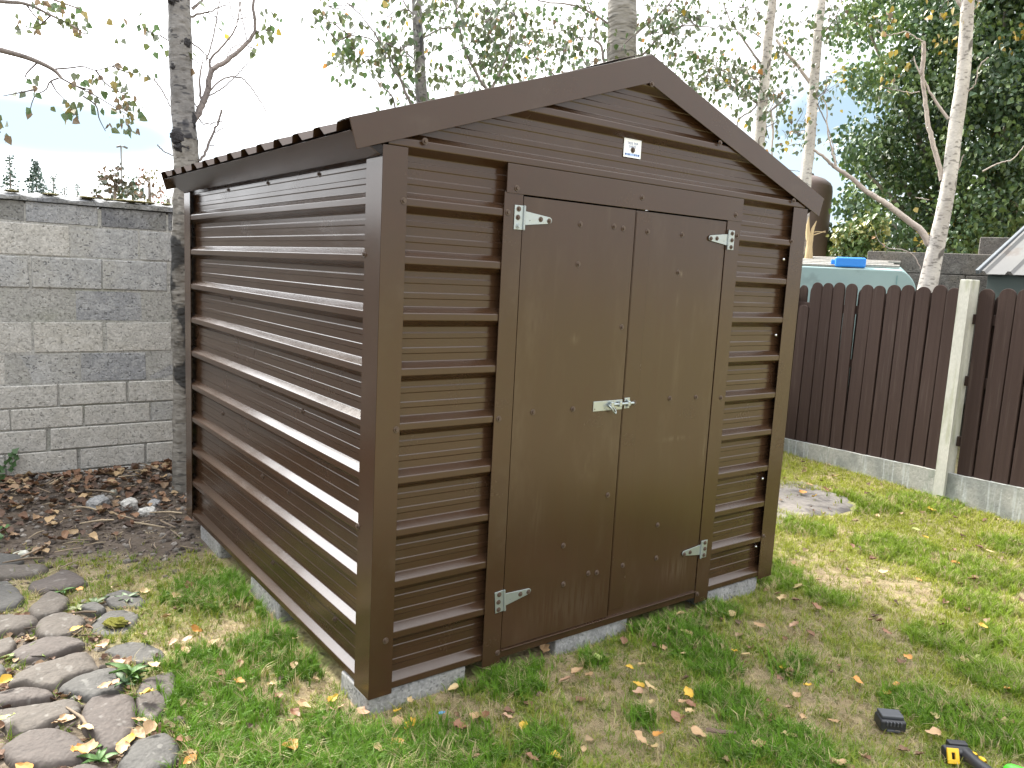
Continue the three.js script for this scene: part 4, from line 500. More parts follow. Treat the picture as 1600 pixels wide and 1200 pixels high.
{
  const r = rng(808), base = at(1540, 470, 14).setY(0), tree = thing('broadleaf_tree', base, 'large dense dark green tree filling the sky beyond the fence', 'tree'), D = 13;
  const L = [[1345, 22, 36], [1325, 58, 24, -1], [1395, 15, 42], [1440, 45, 52], [1360, 122, 28, -1], [1335, 112, 18, -1], [1400, 138, 44], [1450, 108, 56], [1420, 188, 42], [1362, 225, 36, -1], [1338, 212, 22, -1], [1390, 258, 50], [1345, 262, 22, -1], [1440, 240, 60], [1410, 308, 54], [1352, 322, 32, -1], [1332, 318, 18, -1], [1372, 366, 30, -1.4], [1395, 382, 24, -1], [1430, 388, 30, -0.6], [1475, 388, 34, -0.6], [1525, 388, 32, -0.6], [1575, 380, 36, -0.4], [1500, 120, 70], [1500, 220, 70], [1480, 320, 60], [1560, 100, 80], [1570, 200, 80], [1560, 300, 70], [1540, 352, 40], [1640, 100, 80], [1650, 220, 90], [1640, 340, 80], [1570, 16, 60], [1640, 10, 70], [1500, 16, 60], [1440, 350, 46], [1420, -60, 70], [1520, -80, 90], [1620, -80, 90], [1740, 60, 100], [1750, 220, 100]].map(([x, y, s, d = 0]) => [at(x, y, D + d * 0.8 + (r() - 0.5) * 1.6), s * D / 1225]);
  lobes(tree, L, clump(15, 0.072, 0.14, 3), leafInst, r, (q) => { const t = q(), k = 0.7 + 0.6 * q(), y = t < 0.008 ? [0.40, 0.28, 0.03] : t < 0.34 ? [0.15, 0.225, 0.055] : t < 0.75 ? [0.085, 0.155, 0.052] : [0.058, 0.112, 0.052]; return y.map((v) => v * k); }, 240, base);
  part('trunk', tube(smooth([V(0, -0.2, 0), V(0.1, 1.5, 0), V(-0.1, 3, 0.1), V(0.1, 5, 0)], 30), [0.32, 0.26, 0.2, 0.12], 14, n3d, 0.06), barkLimb, tree);
  for (const [c] of L.filter((_, i) => i % 3 === 0)) part('branch', tube(smooth([V(0, 2.0, 0), c.clone().sub(base).multiplyScalar(0.5).add(V(0, 0.9, 0)), c.clone().sub(base)], 14), [0.09, 0.05, 0.015], 7), barkLimb, tree);
}
{ // pale shrub at the foot of the tree and yellowish one beside it
  const r = rng(818), b1 = at(1312, 400, 13.4).setY(0), s1 = thing('shrub', b1, 'small light green feathery shrub beside the brown tank', 'shrub'); lobes(s1, [[1310, 372, 22], [1325, 395, 24], [1298, 396, 18]].map(([x, y, s]) => [at(x, y, 13.2), s * 13.2 / 1225]), clump(14, 0.06, 0.09, 9), leafInst, r, (q) => [0.10, 0.16, 0.035].map(jit(q, 0.7, 0.6)), 900, b1); part('stem', tube([V(0, 0, 0), V(0, 2.1, 0)], [0.04, 0.02], 6), barkLimb, s1);
  const b2 = at(1345, 420, 11.5).setY(0), s2 = thing('shrub', b2, 'yellow-green variegated shrub hanging beside the end of the sleeper wall', 'shrub'); lobes(s2, [[1335, 368, 22], [1360, 350, 20], [1350, 390, 24], [1318, 392, 14], [1375, 392, 12]].map(([x, y, s]) => [at(x, y, 11.4), s * 11.4 / 1225]), clump(14, 0.07, 0.10, 12), leafInst, r, (q) => (q() < 0.3 ? [0.36, 0.34, 0.10] : [0.10, 0.15, 0.035]).map(jit(q, 0.7, 0.6)), 1000, b2); part('stem', tube([V(0, 0, 0), V(0, 2.1, 0)], [0.04, 0.02], 6), barkLimb, s2);
}
{ // foliage row out of view, added to darken what the ribbed side mirrors
  const r = rng(838), b = V(-5.4, 0, 0), h = thing('added_hedge', b, 'added unseen foliage row that darkens what the ribbed shed side mirrors', 'added_hedge'), L = []; for (let z = -3.6; z < 4.5; z += 0.42) for (let y = 0.4; y < 2.6; y += 0.55) L.push([V(-5.4 + 0.15 * (r() - 0.5), y, z), 0.45, 1]);
  lobes(h, L, clump(14, 0.07, 0.12, 60), leafInst, r, (q) => [0.035, 0.06, 0.022].map(jit(q, 0.7, 0.6)), 230, b); for (let z = -3; z < 4.5; z += 1.2) part('stem', tube([V(0, -0.1, z), V(0, 1.8, z)], [0.05, 0.02], 6), barkLimb, h);
}
// far trees over the wall
{
  const r = rng(828);
  const conifer = (px, top, w, dist, label, sparse) => {
    const base = at(px, 300, dist).setY(0), tip = at(px, top, dist), tree = thing('conifer_tree', base, label, 'tree'), h = tip.y; part('trunk', tube([V(0, 0, 0), V(0, h, 0)], [0.08, 0.015], 6), barkLimb, tree);
    const M = [], q = new THREE.Quaternion(), e = new THREE.Euler(), W = w * dist / 1225; for (let k = 0; k < sparse; k++) { const t = r(), y = h * (1 - 0.62 * t), rad = W * Math.pow(t, 0.9) * (0.5 + 0.5 * r()) * 1.6, a = r() * 6.3; e.set(0, a, -0.35 - 0.4 * r()); const s = (0.5 + 0.7 * t) * (0.7 + 0.5 * r()); M.push(new THREE.Matrix4().compose(V(Math.cos(-a) * rad, y - rad * 0.3, Math.sin(-a) * rad), q.setFromEuler(e).clone(), V(s, s, s))); }
    const m = shade(new THREE.InstancedMesh(clump(10, 0.16, 0.20, 40, 0.5), leafInst, M.length)); M.forEach((x, i) => { m.setMatrixAt(i, x); m.setColorAt(i, lin(...[0.075, 0.125, 0.10].map(jit(r, 0.7, 0.6)))); }); m.name = 'crown'; m.userData.kind = 'stuff'; tree.add(m);
  };
  conifer(57, 252, 24, 34, 'widest blue-green conifer showing over the wall before the lamp post', 260); conifer(17, 243, 12, 34, 'thin-topped conifer over the end of the wall beside the widest conifer', 70); conifer(84, 275, 12, 36, 'narrow conifer tip beside the widest conifer above the wall', 60); conifer(101, 292, 8, 42, 'lowest conifer tip showing just above the wall', 50); conifer(121, 289, 7, 42, 'small faint conifer tip above the middle of the wall', 50);
  const bushy = (px, py, list, dist, cols, label, dens, size = 0.14) => { const base = at(px, 320, dist).setY(0), t = thing('broadleaf_tree', base, label, 'tree'); lobes(t, list.map(([x, y, s]) => [at(x, y, dist + (r() - 0.5) * 0.6), s * dist / 1225]), clump(10, size, 0.16, 50), leafInst, r, (q) => cols[Math.floor(q() * cols.length)].map(jit(q, 0.7, 0.6)), dens, base); part('trunk', tube([V(0, 0, 0), at(px, py, dist).sub(base).setX(0).setZ(0)], [0.12, 0.04], 8), barkLimb, t); };
  bushy(180, 285, [[178, 264, 14], [170, 280, 13], [188, 280, 13], [162, 300, 12], [178, 300, 14], [196, 300, 12]], 30, [[0.09, 0.085, 0.05], [0.13, 0.09, 0.06], [0.07, 0.085, 0.05]], 'round olive-brown tree over the wall next to the lamp post', 46);
  bushy(208, 290, [[207, 286, 10], [215, 294, 10], [204, 302, 10]], 31, [[0.045, 0.085, 0.055]], 'small dark green tree between the olive and the russet tree', 60);
  bushy(234, 280, [[232, 268, 10], [240, 278, 14], [228, 284, 12], [246, 296, 14], [226, 304, 14], [240, 308, 12]], 29, [[0.17, 0.12, 0.085], [0.14, 0.13, 0.06], [0.22, 0.12, 0.09]], 'wispy russet tree over the wall beside the birch trunk', 40, 0.11);
  bushy(263, 310, [[263, 312, 10], [268, 320, 8]], 20, [[0.10, 0.16, 0.035]], 'small bright green bush peeping over the wall by the birch', 120, 0.07);
  const lp = at(191, 320, 38).setY(0), top = at(191, 229, 38), post = thing('lamp_post', lp, 'tall grey floodlight post beyond the block wall', 'lamp post'), grey = std({ color: lin(0.30, 0.31, 0.33), roughness: 0.5, metalness: 0.4 });
  part('pole', new THREE.CylinderGeometry(0.035, 0.06, top.y, 8).translate(0, top.y / 2, 0), grey, post); part('crossbar', rbox(0.24, 0.05, 0.05, 0.01, 0, top.y, 0), grey, post); for (const [x, s] of [[-0.1, 1], [0.16, -1]]) { const m = part('lamp_head', rbox(0.18, 0.07, 0.16, 0.02), std({ color: lin(0.10, 0.10, 0.11), roughness: 0.5 }), post); m.position.set(x, top.y - 0.02, 0.04); m.rotation.z = 0.35 * s; }
}

// ------------------------------------------------------------------ things beyond the fence
{
  const along = FT.clone(), turn = fenceTurn;
  // brown round-topped tank
  const tb = at(1247, 420, 13).setY(0), topY = at(1262, 274, 13).y, tank = thing('brown_tank', tb, 'tall brown round-topped tank standing behind the pale birch', 'tank'), R = 0.385, brown = std({ map: tex(128, 256, (u, v) => mixc([0.085, 0.055, 0.047], [0.12, 0.078, 0.064], fb(u, v, 6, 4, 880, 12)), true, 2, 1), roughness: 0.55 });
  const pts = []; for (const [x, y] of [[0.0, topY], [0.14, topY - 0.012], [0.26, topY - 0.055], [0.34, topY - 0.115], [0.372, topY - 0.17], [0.383, topY - 0.24], [R, topY - 0.32], [R - 0.005, topY - 1.2], [R - 0.02, 0]]) pts.push(new THREE.Vector2(x, y)); part('tank_body', new THREE.LatheGeometry(pts.reverse(), 40), brown, tank); part('tank_lid', new THREE.CylinderGeometry(0.09, 0.1, 0.04, 20).translate(0, topY + 0.005, 0), brown, tank);
  // split pale stake
  const kb = at(1262, 400, 9.9).setY(0), stake = thing('split_stake', kb, 'pale splintered tree stump in front of the brown tank', 'tree stump'), wood = std({ map: boardsTex, color: lin(1.9, 1.5, 0.9), roughness: 0.8 }), l = (x, y) => at(x, y, 9.9).sub(kb);
  part('stem', planarUV(tube(smooth([V(0, -0.1, 0), l(1263, 405), l(1264, 385), l(1266, 368)], 14), [0.075, 0.05, 0.034, 0.036], 9, n3d, 0.12)), wood, stake); part('splinter', planarUV(tube(smooth([l(1264, 375), l(1262, 358), l(1264, 338)], 10), [0.034, 0.026, 0.002], 7, n3d, 0.12)), wood, stake); part('splinter', planarUV(tube(smooth([l(1267, 372), l(1270, 358), l(1276, 345)], 10), [0.024, 0.020, 0.002], 7, n3d, 0.12)), wood, stake); part('twig', tube(smooth([l(1265, 369), l(1275, 366), l(1290, 361)], 8), [0.010, 0.004], 5), wood, stake); part('twig', tube(smooth([l(1265, 364), l(1278, 362), l(1290, 363)], 8), [0.006, 0.003], 5), wood, stake);
  // teal shell with loose boards
  const a = at(1232, 417, 9.0), b = at(1411, 425, 9.0), tealM = std({ map: tex(256, 256, (u, v) => mixc(mixc([0.23, 0.335, 0.335], [0.32, 0.43, 0.42], fb(u, v, 3, 5, 890)), [0.17, 0.23, 0.22], 0.6 * sstep(0.55, 0.75, fb(u, v, 5, 5, 895))), true, 0.8), roughness: 0.75 });
  const ex = b.clone().sub(a).setY(0), len = ex.length(), yawT = Math.atan2(-ex.z, ex.x), hut = thing('teal_hut', V(a.x, 0, a.z), 'low teal painted hut with sloping top behind the fence', 'hut'); hut.rotation.y = yawT;
  const yT = a.y, sh = new THREE.Shape(); sh.moveTo(-0.6, 0); sh.lineTo(len + 0.12, 0); sh.lineTo(len + 0.12, yT - 0.16); sh.bezierCurveTo(len + 0.10, yT - 0.08, len + 0.03, yT - 0.012, len - 0.02, yT); sh.lineTo(-0.6, yT + 0.0); const body = new THREE.ExtrudeGeometry(sh, { depth: 2.0, bevelEnabled: true, bevelSize: 0.012, bevelThickness: 0.012, bevelSegments: 2 }).translate(0, 0, -2.0), bp = body.attributes.position; for (let i = 0; i < bp.count; i++) if (bp.getY(i) > yT - 0.3) bp.setY(i, bp.getY(i) - 0.085 * bp.getZ(i)); body.computeVertexNormals();
  part('hut_body', planarUV(body), tealM, hut); part('seam_strip', boxTo(len - 0.055, len - 0.045, 0.3, yT - 0.04, 0.012, 0.020, 0.003), std({ color: lin(0.16, 0.28, 0.28), roughness: 0.7 }), hut);
  const r = rng(61), slope = (z) => yT - 0.085 * z + 0.012;
  const lm = ['longest', 'second', 'third', 'fourth', 'fifth', 'hindmost'];
  for (let i = 0; i < 6; i++) { const z = -0.10 - i * 0.22 - 0.05 * r(), L = [0.95, 1.3, 1.25, 1.2, 1.1, 0.9][i], bd = part('weathered_board', rbox(L, 0.024, 0.13 + 0.04 * r(), 0.004, 0, 0, 0, r() * 3, r() * 3).rotateX(0.085), weathered); bd.position.copy(hut.localToWorld(V(-0.25 + L / 2 + (i === 4 ? 0.28 : 0.05 * r()), slope(z) + 0.016 + 0.004 * i, z))); bd.rotation.y = yawT - 0.03 - 0.02 * r(); tag(bd, `grey weathered board on the teal hut, ${lm[i] === 'longest' ? 'frontmost of the row' : lm[i] === 'hindmost' ? 'hindmost of the row' : lm[i] + ' from the front edge'}`, 'board', 'boards lying on the teal hut'); }
  const bx = part('blue_container', merge([rbox(0.30, 0.105, 0.2, 0.02), rbox(0.05, 0.05, 0.05, 0.01, -0.165, 0.0, 0)]), std({ color: lin(0.03, 0.24, 0.72), roughness: 0.4 })); bx.position.copy(hut.localToWorld(V(at(1331, 417, 9).sub(a).length() - 0.02, slope(-0.12) + 0.052, -0.12))); bx.rotation.y = yawT; tag(bx, 'bright blue plastic container lying on top of the teal hut', 'container');
  // sleeper wall
  const w0 = at(1356, 392, 10), w1 = at(1600, 408, 10), wd = w1.clone().sub(w0).setY(0), wy = Math.atan2(-wd.z, wd.x), wall = thing('sleeper_wall', V(w0.x, 0, w0.z), 'retaining wall of dark grey stacked sleepers below the large tree', 'wall'); wall.rotation.y = wy;
  const sl = std({ map: concrete(910, [0.115, 0.105, 0.095], [0.03, 0.03, 0.03], [0.20, 0.19, 0.17], [0.14, 0.125, 0.105]), bumpMap: pitBump, bumpScale: 0.01, roughness: 0.95 }), wl = wd.length();
  let y = w0.y; for (let k = 0; k < 7; k++) { const h = 0.235, s0 = k % 2 ? -0.0 : 0.6; for (const [x0, x1] of k % 2 ? [[0.02, 1.0], [1.01, 2.2], [2.21, 3.2]] : [[0, 1.55], [1.56, 3.2]]) part('sleeper', boxTo(x0, x1, y - h + 0.006, y, -0.2, (k % 3) * 0.008, 0.010, k, x0), sl, wall); y -= h; void s0; } part('sleeper_core', new THREE.BoxGeometry(3.18, 1.6, 0.15).translate(1.6, w0.y - 0.82, -0.10), sl, wall); void wl;
  const st = thing('upright_slab', at(1552, 398, 10.1).setY(0), 'upright dark slab standing on the sleeper wall under the tree', 'slab'), sy = at(1552, 398, 10.1).y; st.rotation.y = wy; part('slab_body', boxTo(-0.14, 0.14, 0, sy + 0.19, -0.16, -0.06, 0.01), sl, st);
  // low shed with corrugated grey roof
  const g0 = at(1531, 428, 9.2), low = thing('low_shed', V(g0.x, 0, g0.z), 'low dark shed with grey corrugated sheet roof beyond the fence', 'shed'); low.rotation.y = turn + 0.06; const ry = g0.y, roofM = std({ map: tex(256, 256, (u, v) => mixc(mixc([0.105, 0.105, 0.105], [0.165, 0.16, 0.15], fb(u, v, 4, 5, 920)), [0.10, 0.08, 0.065], 0.6 * sstep(0.66, 0.8, fb(u, v, 9, 4, 925))), true, 0.8), roughness: 0.6, metalness: 0.2 });
  const P = [], I = [], U = [], prof = []; for (let x = 0; x < 2.4; x += 0.25) for (const [d, h] of [[0, 0], [0.022, 0.03], [0.05, 0.03], [0.075, 0], [0.2, 0]]) prof.push([x + d, h]);
  prof.forEach(([x, h], i) => { for (let j = 0; j < 2; j++) { P.push(x, ry + h + j * 0.62, 0.02 - j * 0.95); U.push(x, j); if (i && j) { const k = i * 2 + 1; I.push(k - 3, k - 1, k - 2, k - 2, k - 1, k); } } }); let rg = new THREE.BufferGeometry(); rg.setAttribute('position', new THREE.Float32BufferAttribute(P, 3)); rg.setAttribute('uv', new THREE.Float32BufferAttribute(U, 2)); rg.setIndex(I); rg = rg.toNonIndexed(); rg.computeVertexNormals(); part('roof', rg, roofM, low);
  part('wall', boxTo(0.06, 2.4, 0, ry - 0.004, -1.9, -0.03, 0.01), std({ color: lin(0.028, 0.042, 0.038), roughness: 0.7 }), low); part('rake_trim', boxTo(-0.025, 0.01, -0.004, 0.045, -1.15, 0.03, 0.006).rotateX(Math.atan2(0.62, 0.97)).translate(0, ry + 0.015, 0.0), std({ color: lin(0.16, 0.175, 0.19), roughness: 0.5, metalness: 0.3 }), low); void along;
}

// ------------------------------------------------------------------ grass
{
  const r = rng(1234);
  const tuft = (n, h, w, splay, seed, seg = 2) => { const q = rng(seed), P = [], N = [], I = []; for (let b = 0; b < n; b++) { const a = q() * 6.283, x0 = (q() - 0.5) * 0.022, z0 = (q() - 0.5) * 0.022, H = h * (0.45 + 0.75 * q()), out = H * splay * (0.35 + q()), W = w * (0.7 + 0.6 * q()), cx = Math.cos(a), cz = Math.sin(a), o = P.length / 3, tw = q() * 1.6 - 0.8, px = Math.cos(a + 1.57 + tw), pz = Math.sin(a + 1.57 + tw); for (let k = 0; k <= seg; k++) { const t = k / seg, y = H * (splay > 1 ? t * (1 - 0.45 * t) * 1.2 : Math.sin(t * 1.35) / 0.976 * (1 - 0.10 * t)), e = out * t * t, ww = W * (1 - t) * (0.75 + 0.6 * (1 - t)); const mk = (s) => { P.push(x0 + cx * e + px * ww * s, y, z0 + cz * e + pz * ww * s); N.push(cx * -0.35 + 0.0, 0.9, cz * -0.35); }; if (k < seg) { mk(0.5); mk(-0.5); if (k) I.push(o + 2 * k - 2, o + 2 * k - 1, o + 2 * k, o + 2 * k, o + 2 * k - 1, o + 2 * k + 1); } else { mk(0); I.push(o + 2 * k - 2, o + 2 * k - 1, o + 2 * k); } } } const g = new THREE.BufferGeometry(); g.setAttribute('position', new THREE.Float32BufferAttribute(P, 3)); g.setIndex(I); g.computeVertexNormals(); void N; return g; };
  const kinds = [tuft(11, 0.038, 0.0034, 1.0, 1), tuft(11, 0.029, 0.0032, 1.3, 2), tuft(12, 0.064, 0.0042, 0.85, 3), tuft(10, 0.020, 0.0024, 3.0, 4), tuft(9, 0.014, 0.0022, 4.4, 5), tuft(7, 0.03, 0.0022, 1.8, 6)], M = kinds.map(() => []), K = kinds.map(() => []), q = new THREE.Quaternion(), e = new THREE.Euler();
  const sand = onGround(1262, 786);
  const keep = (x, z) => {
    if (x > -0.01 && x < 2.49 && z < -0.03 && z > -2.56) return 0; if (x > 5.74 - 0.175 * (z + 2.0) - 0.02) return 0; if (z < -3.82) return 0;
    if (((x - sand.x) / 0.42) ** 2 + ((z - sand.z) / 0.34) ** 2 < 1.0) return 0.03;
    let k = 1; k *= 1 - 0.97 * clamp(soilAt(x, z) * 1.15, 0, 1); const cb = cobbleAt(x, z); if (cb > 0.05) { if (inStone(x, z)) return 0; k *= 1 - 0.86 * cb; } else if (x < -0.4 && inStone(x, z)) return 0.04; return k;
  };
  const add = (n, x0, x1, z0, z1) => { for (let i = 0; i < n; i++) {
    const x = lerp(x0, x1, r()), z = lerp(z0, z1, r()), kp = keep(x, z); if (r() > kp) continue;
    const g = greenAt(x, z), lushness = near(lush, x, z), t = r(); let k, col; const bright = sstep(1.6, 3.4, x + 0.2 * z);  // sunlit part of the lawn, painted into the blade colours as a brighter tone
    if (t < 0.18 + 0.95 * g) { k = lushness > 0.35 && r() < lushness ? 2 : r() < 0.6 ? 0 : 1; col = mixc(r() < 0.45 ? [0.30, 0.325, 0.052] : [0.18, 0.275, 0.026], [0.32, 0.35, 0.034], bright * 0.85); if (k === 2) col = mixc([0.125, 0.255, 0.018], [0.23, 0.32, 0.024], bright * 0.85); if (r() < 0.16) col = [0.50, 0.42, 0.23]; } else { k = r() < 0.45 ? 3 : r() < 0.6 ? 4 : 5; col = mixc([0.38, 0.30, 0.18], [0.58, 0.49, 0.32], r()); if (r() < 0.2) col = [0.20, 0.20, 0.07]; }
    const s = 0.65 + 0.6 * r(); e.set((r() - 0.5) * 0.5, r() * 6.283, (r() - 0.5) * 0.5); M[k].push(new THREE.Matrix4().compose(V(x, groundY(x, z) - 0.003, z), q.setFromEuler(e).clone(), V(s, s * (0.8 + 0.4 * r()), s))); K[k].push(col.map(jit(r, 0.75, 0.5)));
  } };
  add(38000, -1.3, 2.6, 0.0, 1.55); add(15000, -1.6, 0.0, -2.6, 0.0); add(56000, 2.3, 5.9, -2.9, 1.9); add(3000, 2.3, 3.2, 1.2, 2.2);
  const names = ['short grass blades of the lawn', 'low grass blades spread over the lawn', 'taller lush grass tufts in the lawn', 'dry straw lying in bare patches of the lawn', 'flat dry thatch in the lawn', 'dry standing straw blades of the lawn'];
  kinds.forEach((g, i) => { const m = shade(new THREE.InstancedMesh(g, grassMat, M[i].length)); M[i].forEach((x, j) => { m.setMatrixAt(j, x); m.setColorAt(j, lin(...K[i][j])); }); m.name = numbered(i < 3 ? 'grass' : 'dry_grass'); scene.add(m); tag(m, names[i], 'grass', null, 'stuff'); });
}

// ------------------------------------------------------------------ fallen leaves
{
  const r = rng(4321);
  const leafGeo = (seed) => { const q = rng(seed), n = 7, P = [], I = [], curl = 0.5 + 0.9 * q(), fold = 0.3 + 0.9 * q(), bend = (q() - 0.5) * 0.5, wide = 0.30 + 0.14 * q(), U = []; for (let i = 0; i <= n; i++) { const t = i / n, w = wide * Math.pow(Math.sin(Math.PI * Math.pow(clamp(t * 0.94 + 0.03, 0, 1), 0.72)), 0.85), x = t - 0.5, y0 = 0.16 * curl * (x * x * 4 - 0.35) * 0.6; for (const s of [-1, -0.5, 0, 0.5, 1]) { const ww = w * s * (1 + 0.40 * (q() - 0.5)); P.push(x + 0.07 * (q() - 0.5) * Math.abs(s), y0 + fold * Math.abs(ww) * 0.6 + 0.05 * (q() - 0.5) + (Math.abs(s) === 1 ? 0.14 * (q() - 0.35) : 0), ww + bend * x * x); U.push(t, s); } if (i) for (let k = 0; k < 4; k++) { const a = i * 5 + k, b = a - 5; I.push(b, b + 1, a, b + 1, a + 1, a); } } const body = new THREE.BufferGeometry(); body.setAttribute('position', new THREE.Float32BufferAttribute(P, 3)); body.setAttribute('uv', new THREE.Float32BufferAttribute(U, 2)); body.setIndex(I); body.computeVertexNormals(); const stalk = tube(smooth([V(-0.48, 0.02, 0), V(-0.62, 0.03, 0.03), V(-0.74, 0.02, 0.08)], 4), [0.014, 0.009], 4); return merge([body, stalk]); };
  const geos = Array.from({ length: 7 }, (_, i) => leafGeo(60 + i));
  const spot = tex(64, 64, (u, v) => { const k = 0.72 + 0.45 * fb(u, v, 5, 4, 930) - 0.3 * sstep(0.68, 0.8, fb(u, v, 9, 3, 935)); return [k, k * 0.97, k * 0.92]; }, true);
  const mk = (c) => std({ color: lin(...c), map: spot, roughness: 0.62, side: THREE.DoubleSide });
  const cols = { yellow: mk([0.56, 0.36, 0.04]), orange: mk([0.52, 0.25, 0.06]), tan: mk([0.42, 0.28, 0.155]), pale: mk([0.50, 0.38, 0.20]), brown: mk([0.24, 0.12, 0.07]), pinkish: mk([0.42, 0.27, 0.18]), green: mk([0.42, 0.48, 0.16]) };
  const word = { yellow: 'bright yellow', orange: 'orange', tan: 'light tan', pale: 'pale straw-coloured', brown: 'dark brown', pinkish: 'pinkish brown', green: 'yellow-green' };
  const list = {
    yellow: [[229, 1091, 22], [520, 1092, 18], [641, 1136, 24], [621, 1114, 12], [984, 1047, 13], [997, 1071, 17], [1075, 1085, 19], [870, 1185, 20], [1147, 1022, 10], [1262, 1072, 12], [1455, 797, 13], [1446, 841, 11], [1272, 776, 9], [1536, 980, 12], [1597, 1045, 12], [197, 1160, 24], [120, 986, 15], [817, 1139, 17], [1224, 1041, 16], [7, 1075, 18]],
    orange: [[307, 986, 16], [375, 1067, 15], [297, 1192, 18], [125, 1180, 24], [37, 1196, 26], [125, 920, 10], [455, 1169, 24], [620, 1161, 24], [1027, 1151, 18], [1417, 1027, 12], [1340, 1067, 14], [1385, 1082, 16], [1572, 1080, 11], [1492, 882, 12], [1255, 770, 11], [1435, 907, 9], [1400, 1070, 9]],
    tan: [[335, 1007, 20], [291, 1020, 22], [260, 967, 18], [275, 932, 14], [300, 1180, 22], [217, 1127, 20], [190, 1175, 30], [140, 1169, 22], [105, 1125, 20], [92, 1126, 18], [165, 1081, 18], [157, 1016, 17], [235, 1147, 18], [217, 1147, 26], [476, 1102, 22], [456, 1126, 18], [459, 1044, 14], [620, 1134, 26], [742, 1121, 18], [850, 1016, 24], [1035, 1011, 12], [902, 1052, 20], [920, 1057, 20], [1067, 1100, 13], [1091, 1145, 23], [1000, 1155, 24], [1185, 1167, 20], [1186, 980, 24], [1245, 1089, 17], [1254, 1121, 18], [1302, 1126, 28], [1472, 1104, 18], [1457, 1150, 18], [1570, 1135, 20], [1240, 885, 14], [1510, 1035, 18], [1310, 1195, 26], [1264, 760, 11], [1307, 744, 9]],
    pale: [[227, 924, 14], [182, 914, 14], [240, 1051, 28], [135, 1140, 28], [424, 1072, 15], [462, 1001, 11], [507, 1139, 16], [591, 1166, 20], [641, 1099, 14], [707, 1082, 18], [1071, 994, 20], [1067, 1022, 8], [1002, 1042, 14], [1015, 1076, 19], [1017, 1100, 11], [1076, 1115, 15], [1022, 1169, 20], [1142, 962, 14], [1164, 1025, 14], [1060, 964, 18], [1247, 919, 18], [1222, 937, 22], [1232, 1149, 22], [1507, 1122, 19], [1370, 806, 13], [1380, 894, 14], [1546, 865, 12], [1582, 846, 10], [1415, 1089, 10], [1460, 1122, 12]],
    brown: [[294, 918, 14], [345, 1054, 15], [375, 1041, 16], [290, 1159, 24], [435, 1086, 17], [462, 1115, 18], [720, 1139, 24], [757, 1120, 22], [1047, 985, 17], [1077, 1100, 18], [1056, 1122, 20], [831, 1187, 20], [1234, 1049, 13], [1275, 951, 16], [1205, 1120, 18], [1520, 905, 12], [1472, 977, 11], [1301, 861, 9], [1332, 855, 8], [1385, 989, 13], [1290, 767, 12]],
    pinkish: [[271, 1010, 13], [525, 1109, 22], [882, 1067, 18], [794, 1122, 18], [740, 1181, 20], [996, 1085, 15], [185, 1037, 22], [180, 1076, 18], [1240, 980, 16], [567, 1112, 20], [292, 1002, 14]],
    green: [[936, 1030, 16], [1527, 1032, 14], [10, 1132, 30], [1430, 829, 10]],
  };
  const fallen = [];
  for (const [c, spots] of Object.entries(list)) for (const [px, py, size] of spots) {
    const p = onGround(px, py, 0.03), d = EYE.distanceTo(p), s = clamp(size / 1225.8 * d * 1.02, 0.026, 0.062), m = part('fallen_leaf', geos[Math.floor(r() * 7)], cols[c]);
    m.position.set(p.x, groundY(p.x, p.z) + 0.030 + 0.012 * r() + (px < 280 && inStone(p.x, p.z) ? 0.02 : 0), p.z); m.scale.set(s, s * (0.8 + 0.6 * r()), s * (0.9 + 0.3 * r())); m.rotation.set((r() - 0.5) * 0.8, r() * 6.283, (r() - 0.5) * 0.8);
    fallen.push([m, word[c], p, size]);
  }
  const marks = [['the near corner block', 580, 1100], ['the block under the doors', 930, 1000], ['the front block towards the fence', 1140, 940], ['the battery pack', 1390, 1130], ['the cordless drill', 1500, 1172], ['the grey sand patch', 1262, 786], ['the fence post', 1467, 780], ['the green tube', 1572, 1200], ['the strip of bark', 1127, 1145], ['the blue scrap', 690, 1117], ['the middle block of the ribbed side', 415, 940], ['the moss cushion', 180, 966], ['the upright weed', 203, 1062], ['the lowest hinge', 800, 1035], ['the fence foot', 1590, 830], ['the far side block', 330, 860], ['the lowest cobbles', 100, 1190]].map(([n, x, y]) => [n, onGround(x, y, 0.03)]), sets = {};
  for (const f of fallen) { let best = marks[0]; for (const k of marks) if (k[1].distanceTo(f[2]) < best[1].distanceTo(f[2])) best = k; const sz = f[3] < 13 ? 'small ' : f[3] > 21 ? 'large ' : '', key = sz + f[1] + best[0]; (sets[key] ??= []).push([f, sz, best]); }
  const nth = ['closest to', 'second closest to', 'third closest to', 'fourth closest to', 'fifth closest to', 'sixth closest to', 'seventh closest to', 'eighth closest to', 'ninth closest to', 'tenth closest to'];
  for (const set of Object.values(sets)) set.sort((a, b) => a[2][1].distanceTo(a[0][2]) - b[2][1].distanceTo(b[0][2])).forEach(([f, sz, best], i) => tag(f[0], `${sz}${f[1]} fallen leaf ${set.length > 1 ? nth[i] : 'near'} ${best[0]}`, 'fallen leaf', 'fallen leaves on lawn and cobbles'));
  // countless litter below the wall and between the cobbles
  const M = [], K = [], q = new THREE.Quaternion(), e = new THREE.Euler(), lit = [[0.16, 0.085, 0.05], [0.21, 0.12, 0.07], [0.28, 0.19, 0.12], [0.11, 0.065, 0.045], [0.36, 0.26, 0.15], [0.19, 0.105, 0.065]];
  const put = (x, z, s, y = 0.012) => { e.set((r() - 0.5) * 0.9, r() * 6.283, (r() - 0.5) * 0.9); M.push(new THREE.Matrix4().compose(V(x, groundY(x, z) + y + 0.015 * r(), z), q.setFromEuler(e).clone(), V(s, s * (0.8 + 0.5 * r()), s))); K.push(lit[Math.floor(r() * 6)].map(jit(r, 0.7, 0.6))); };
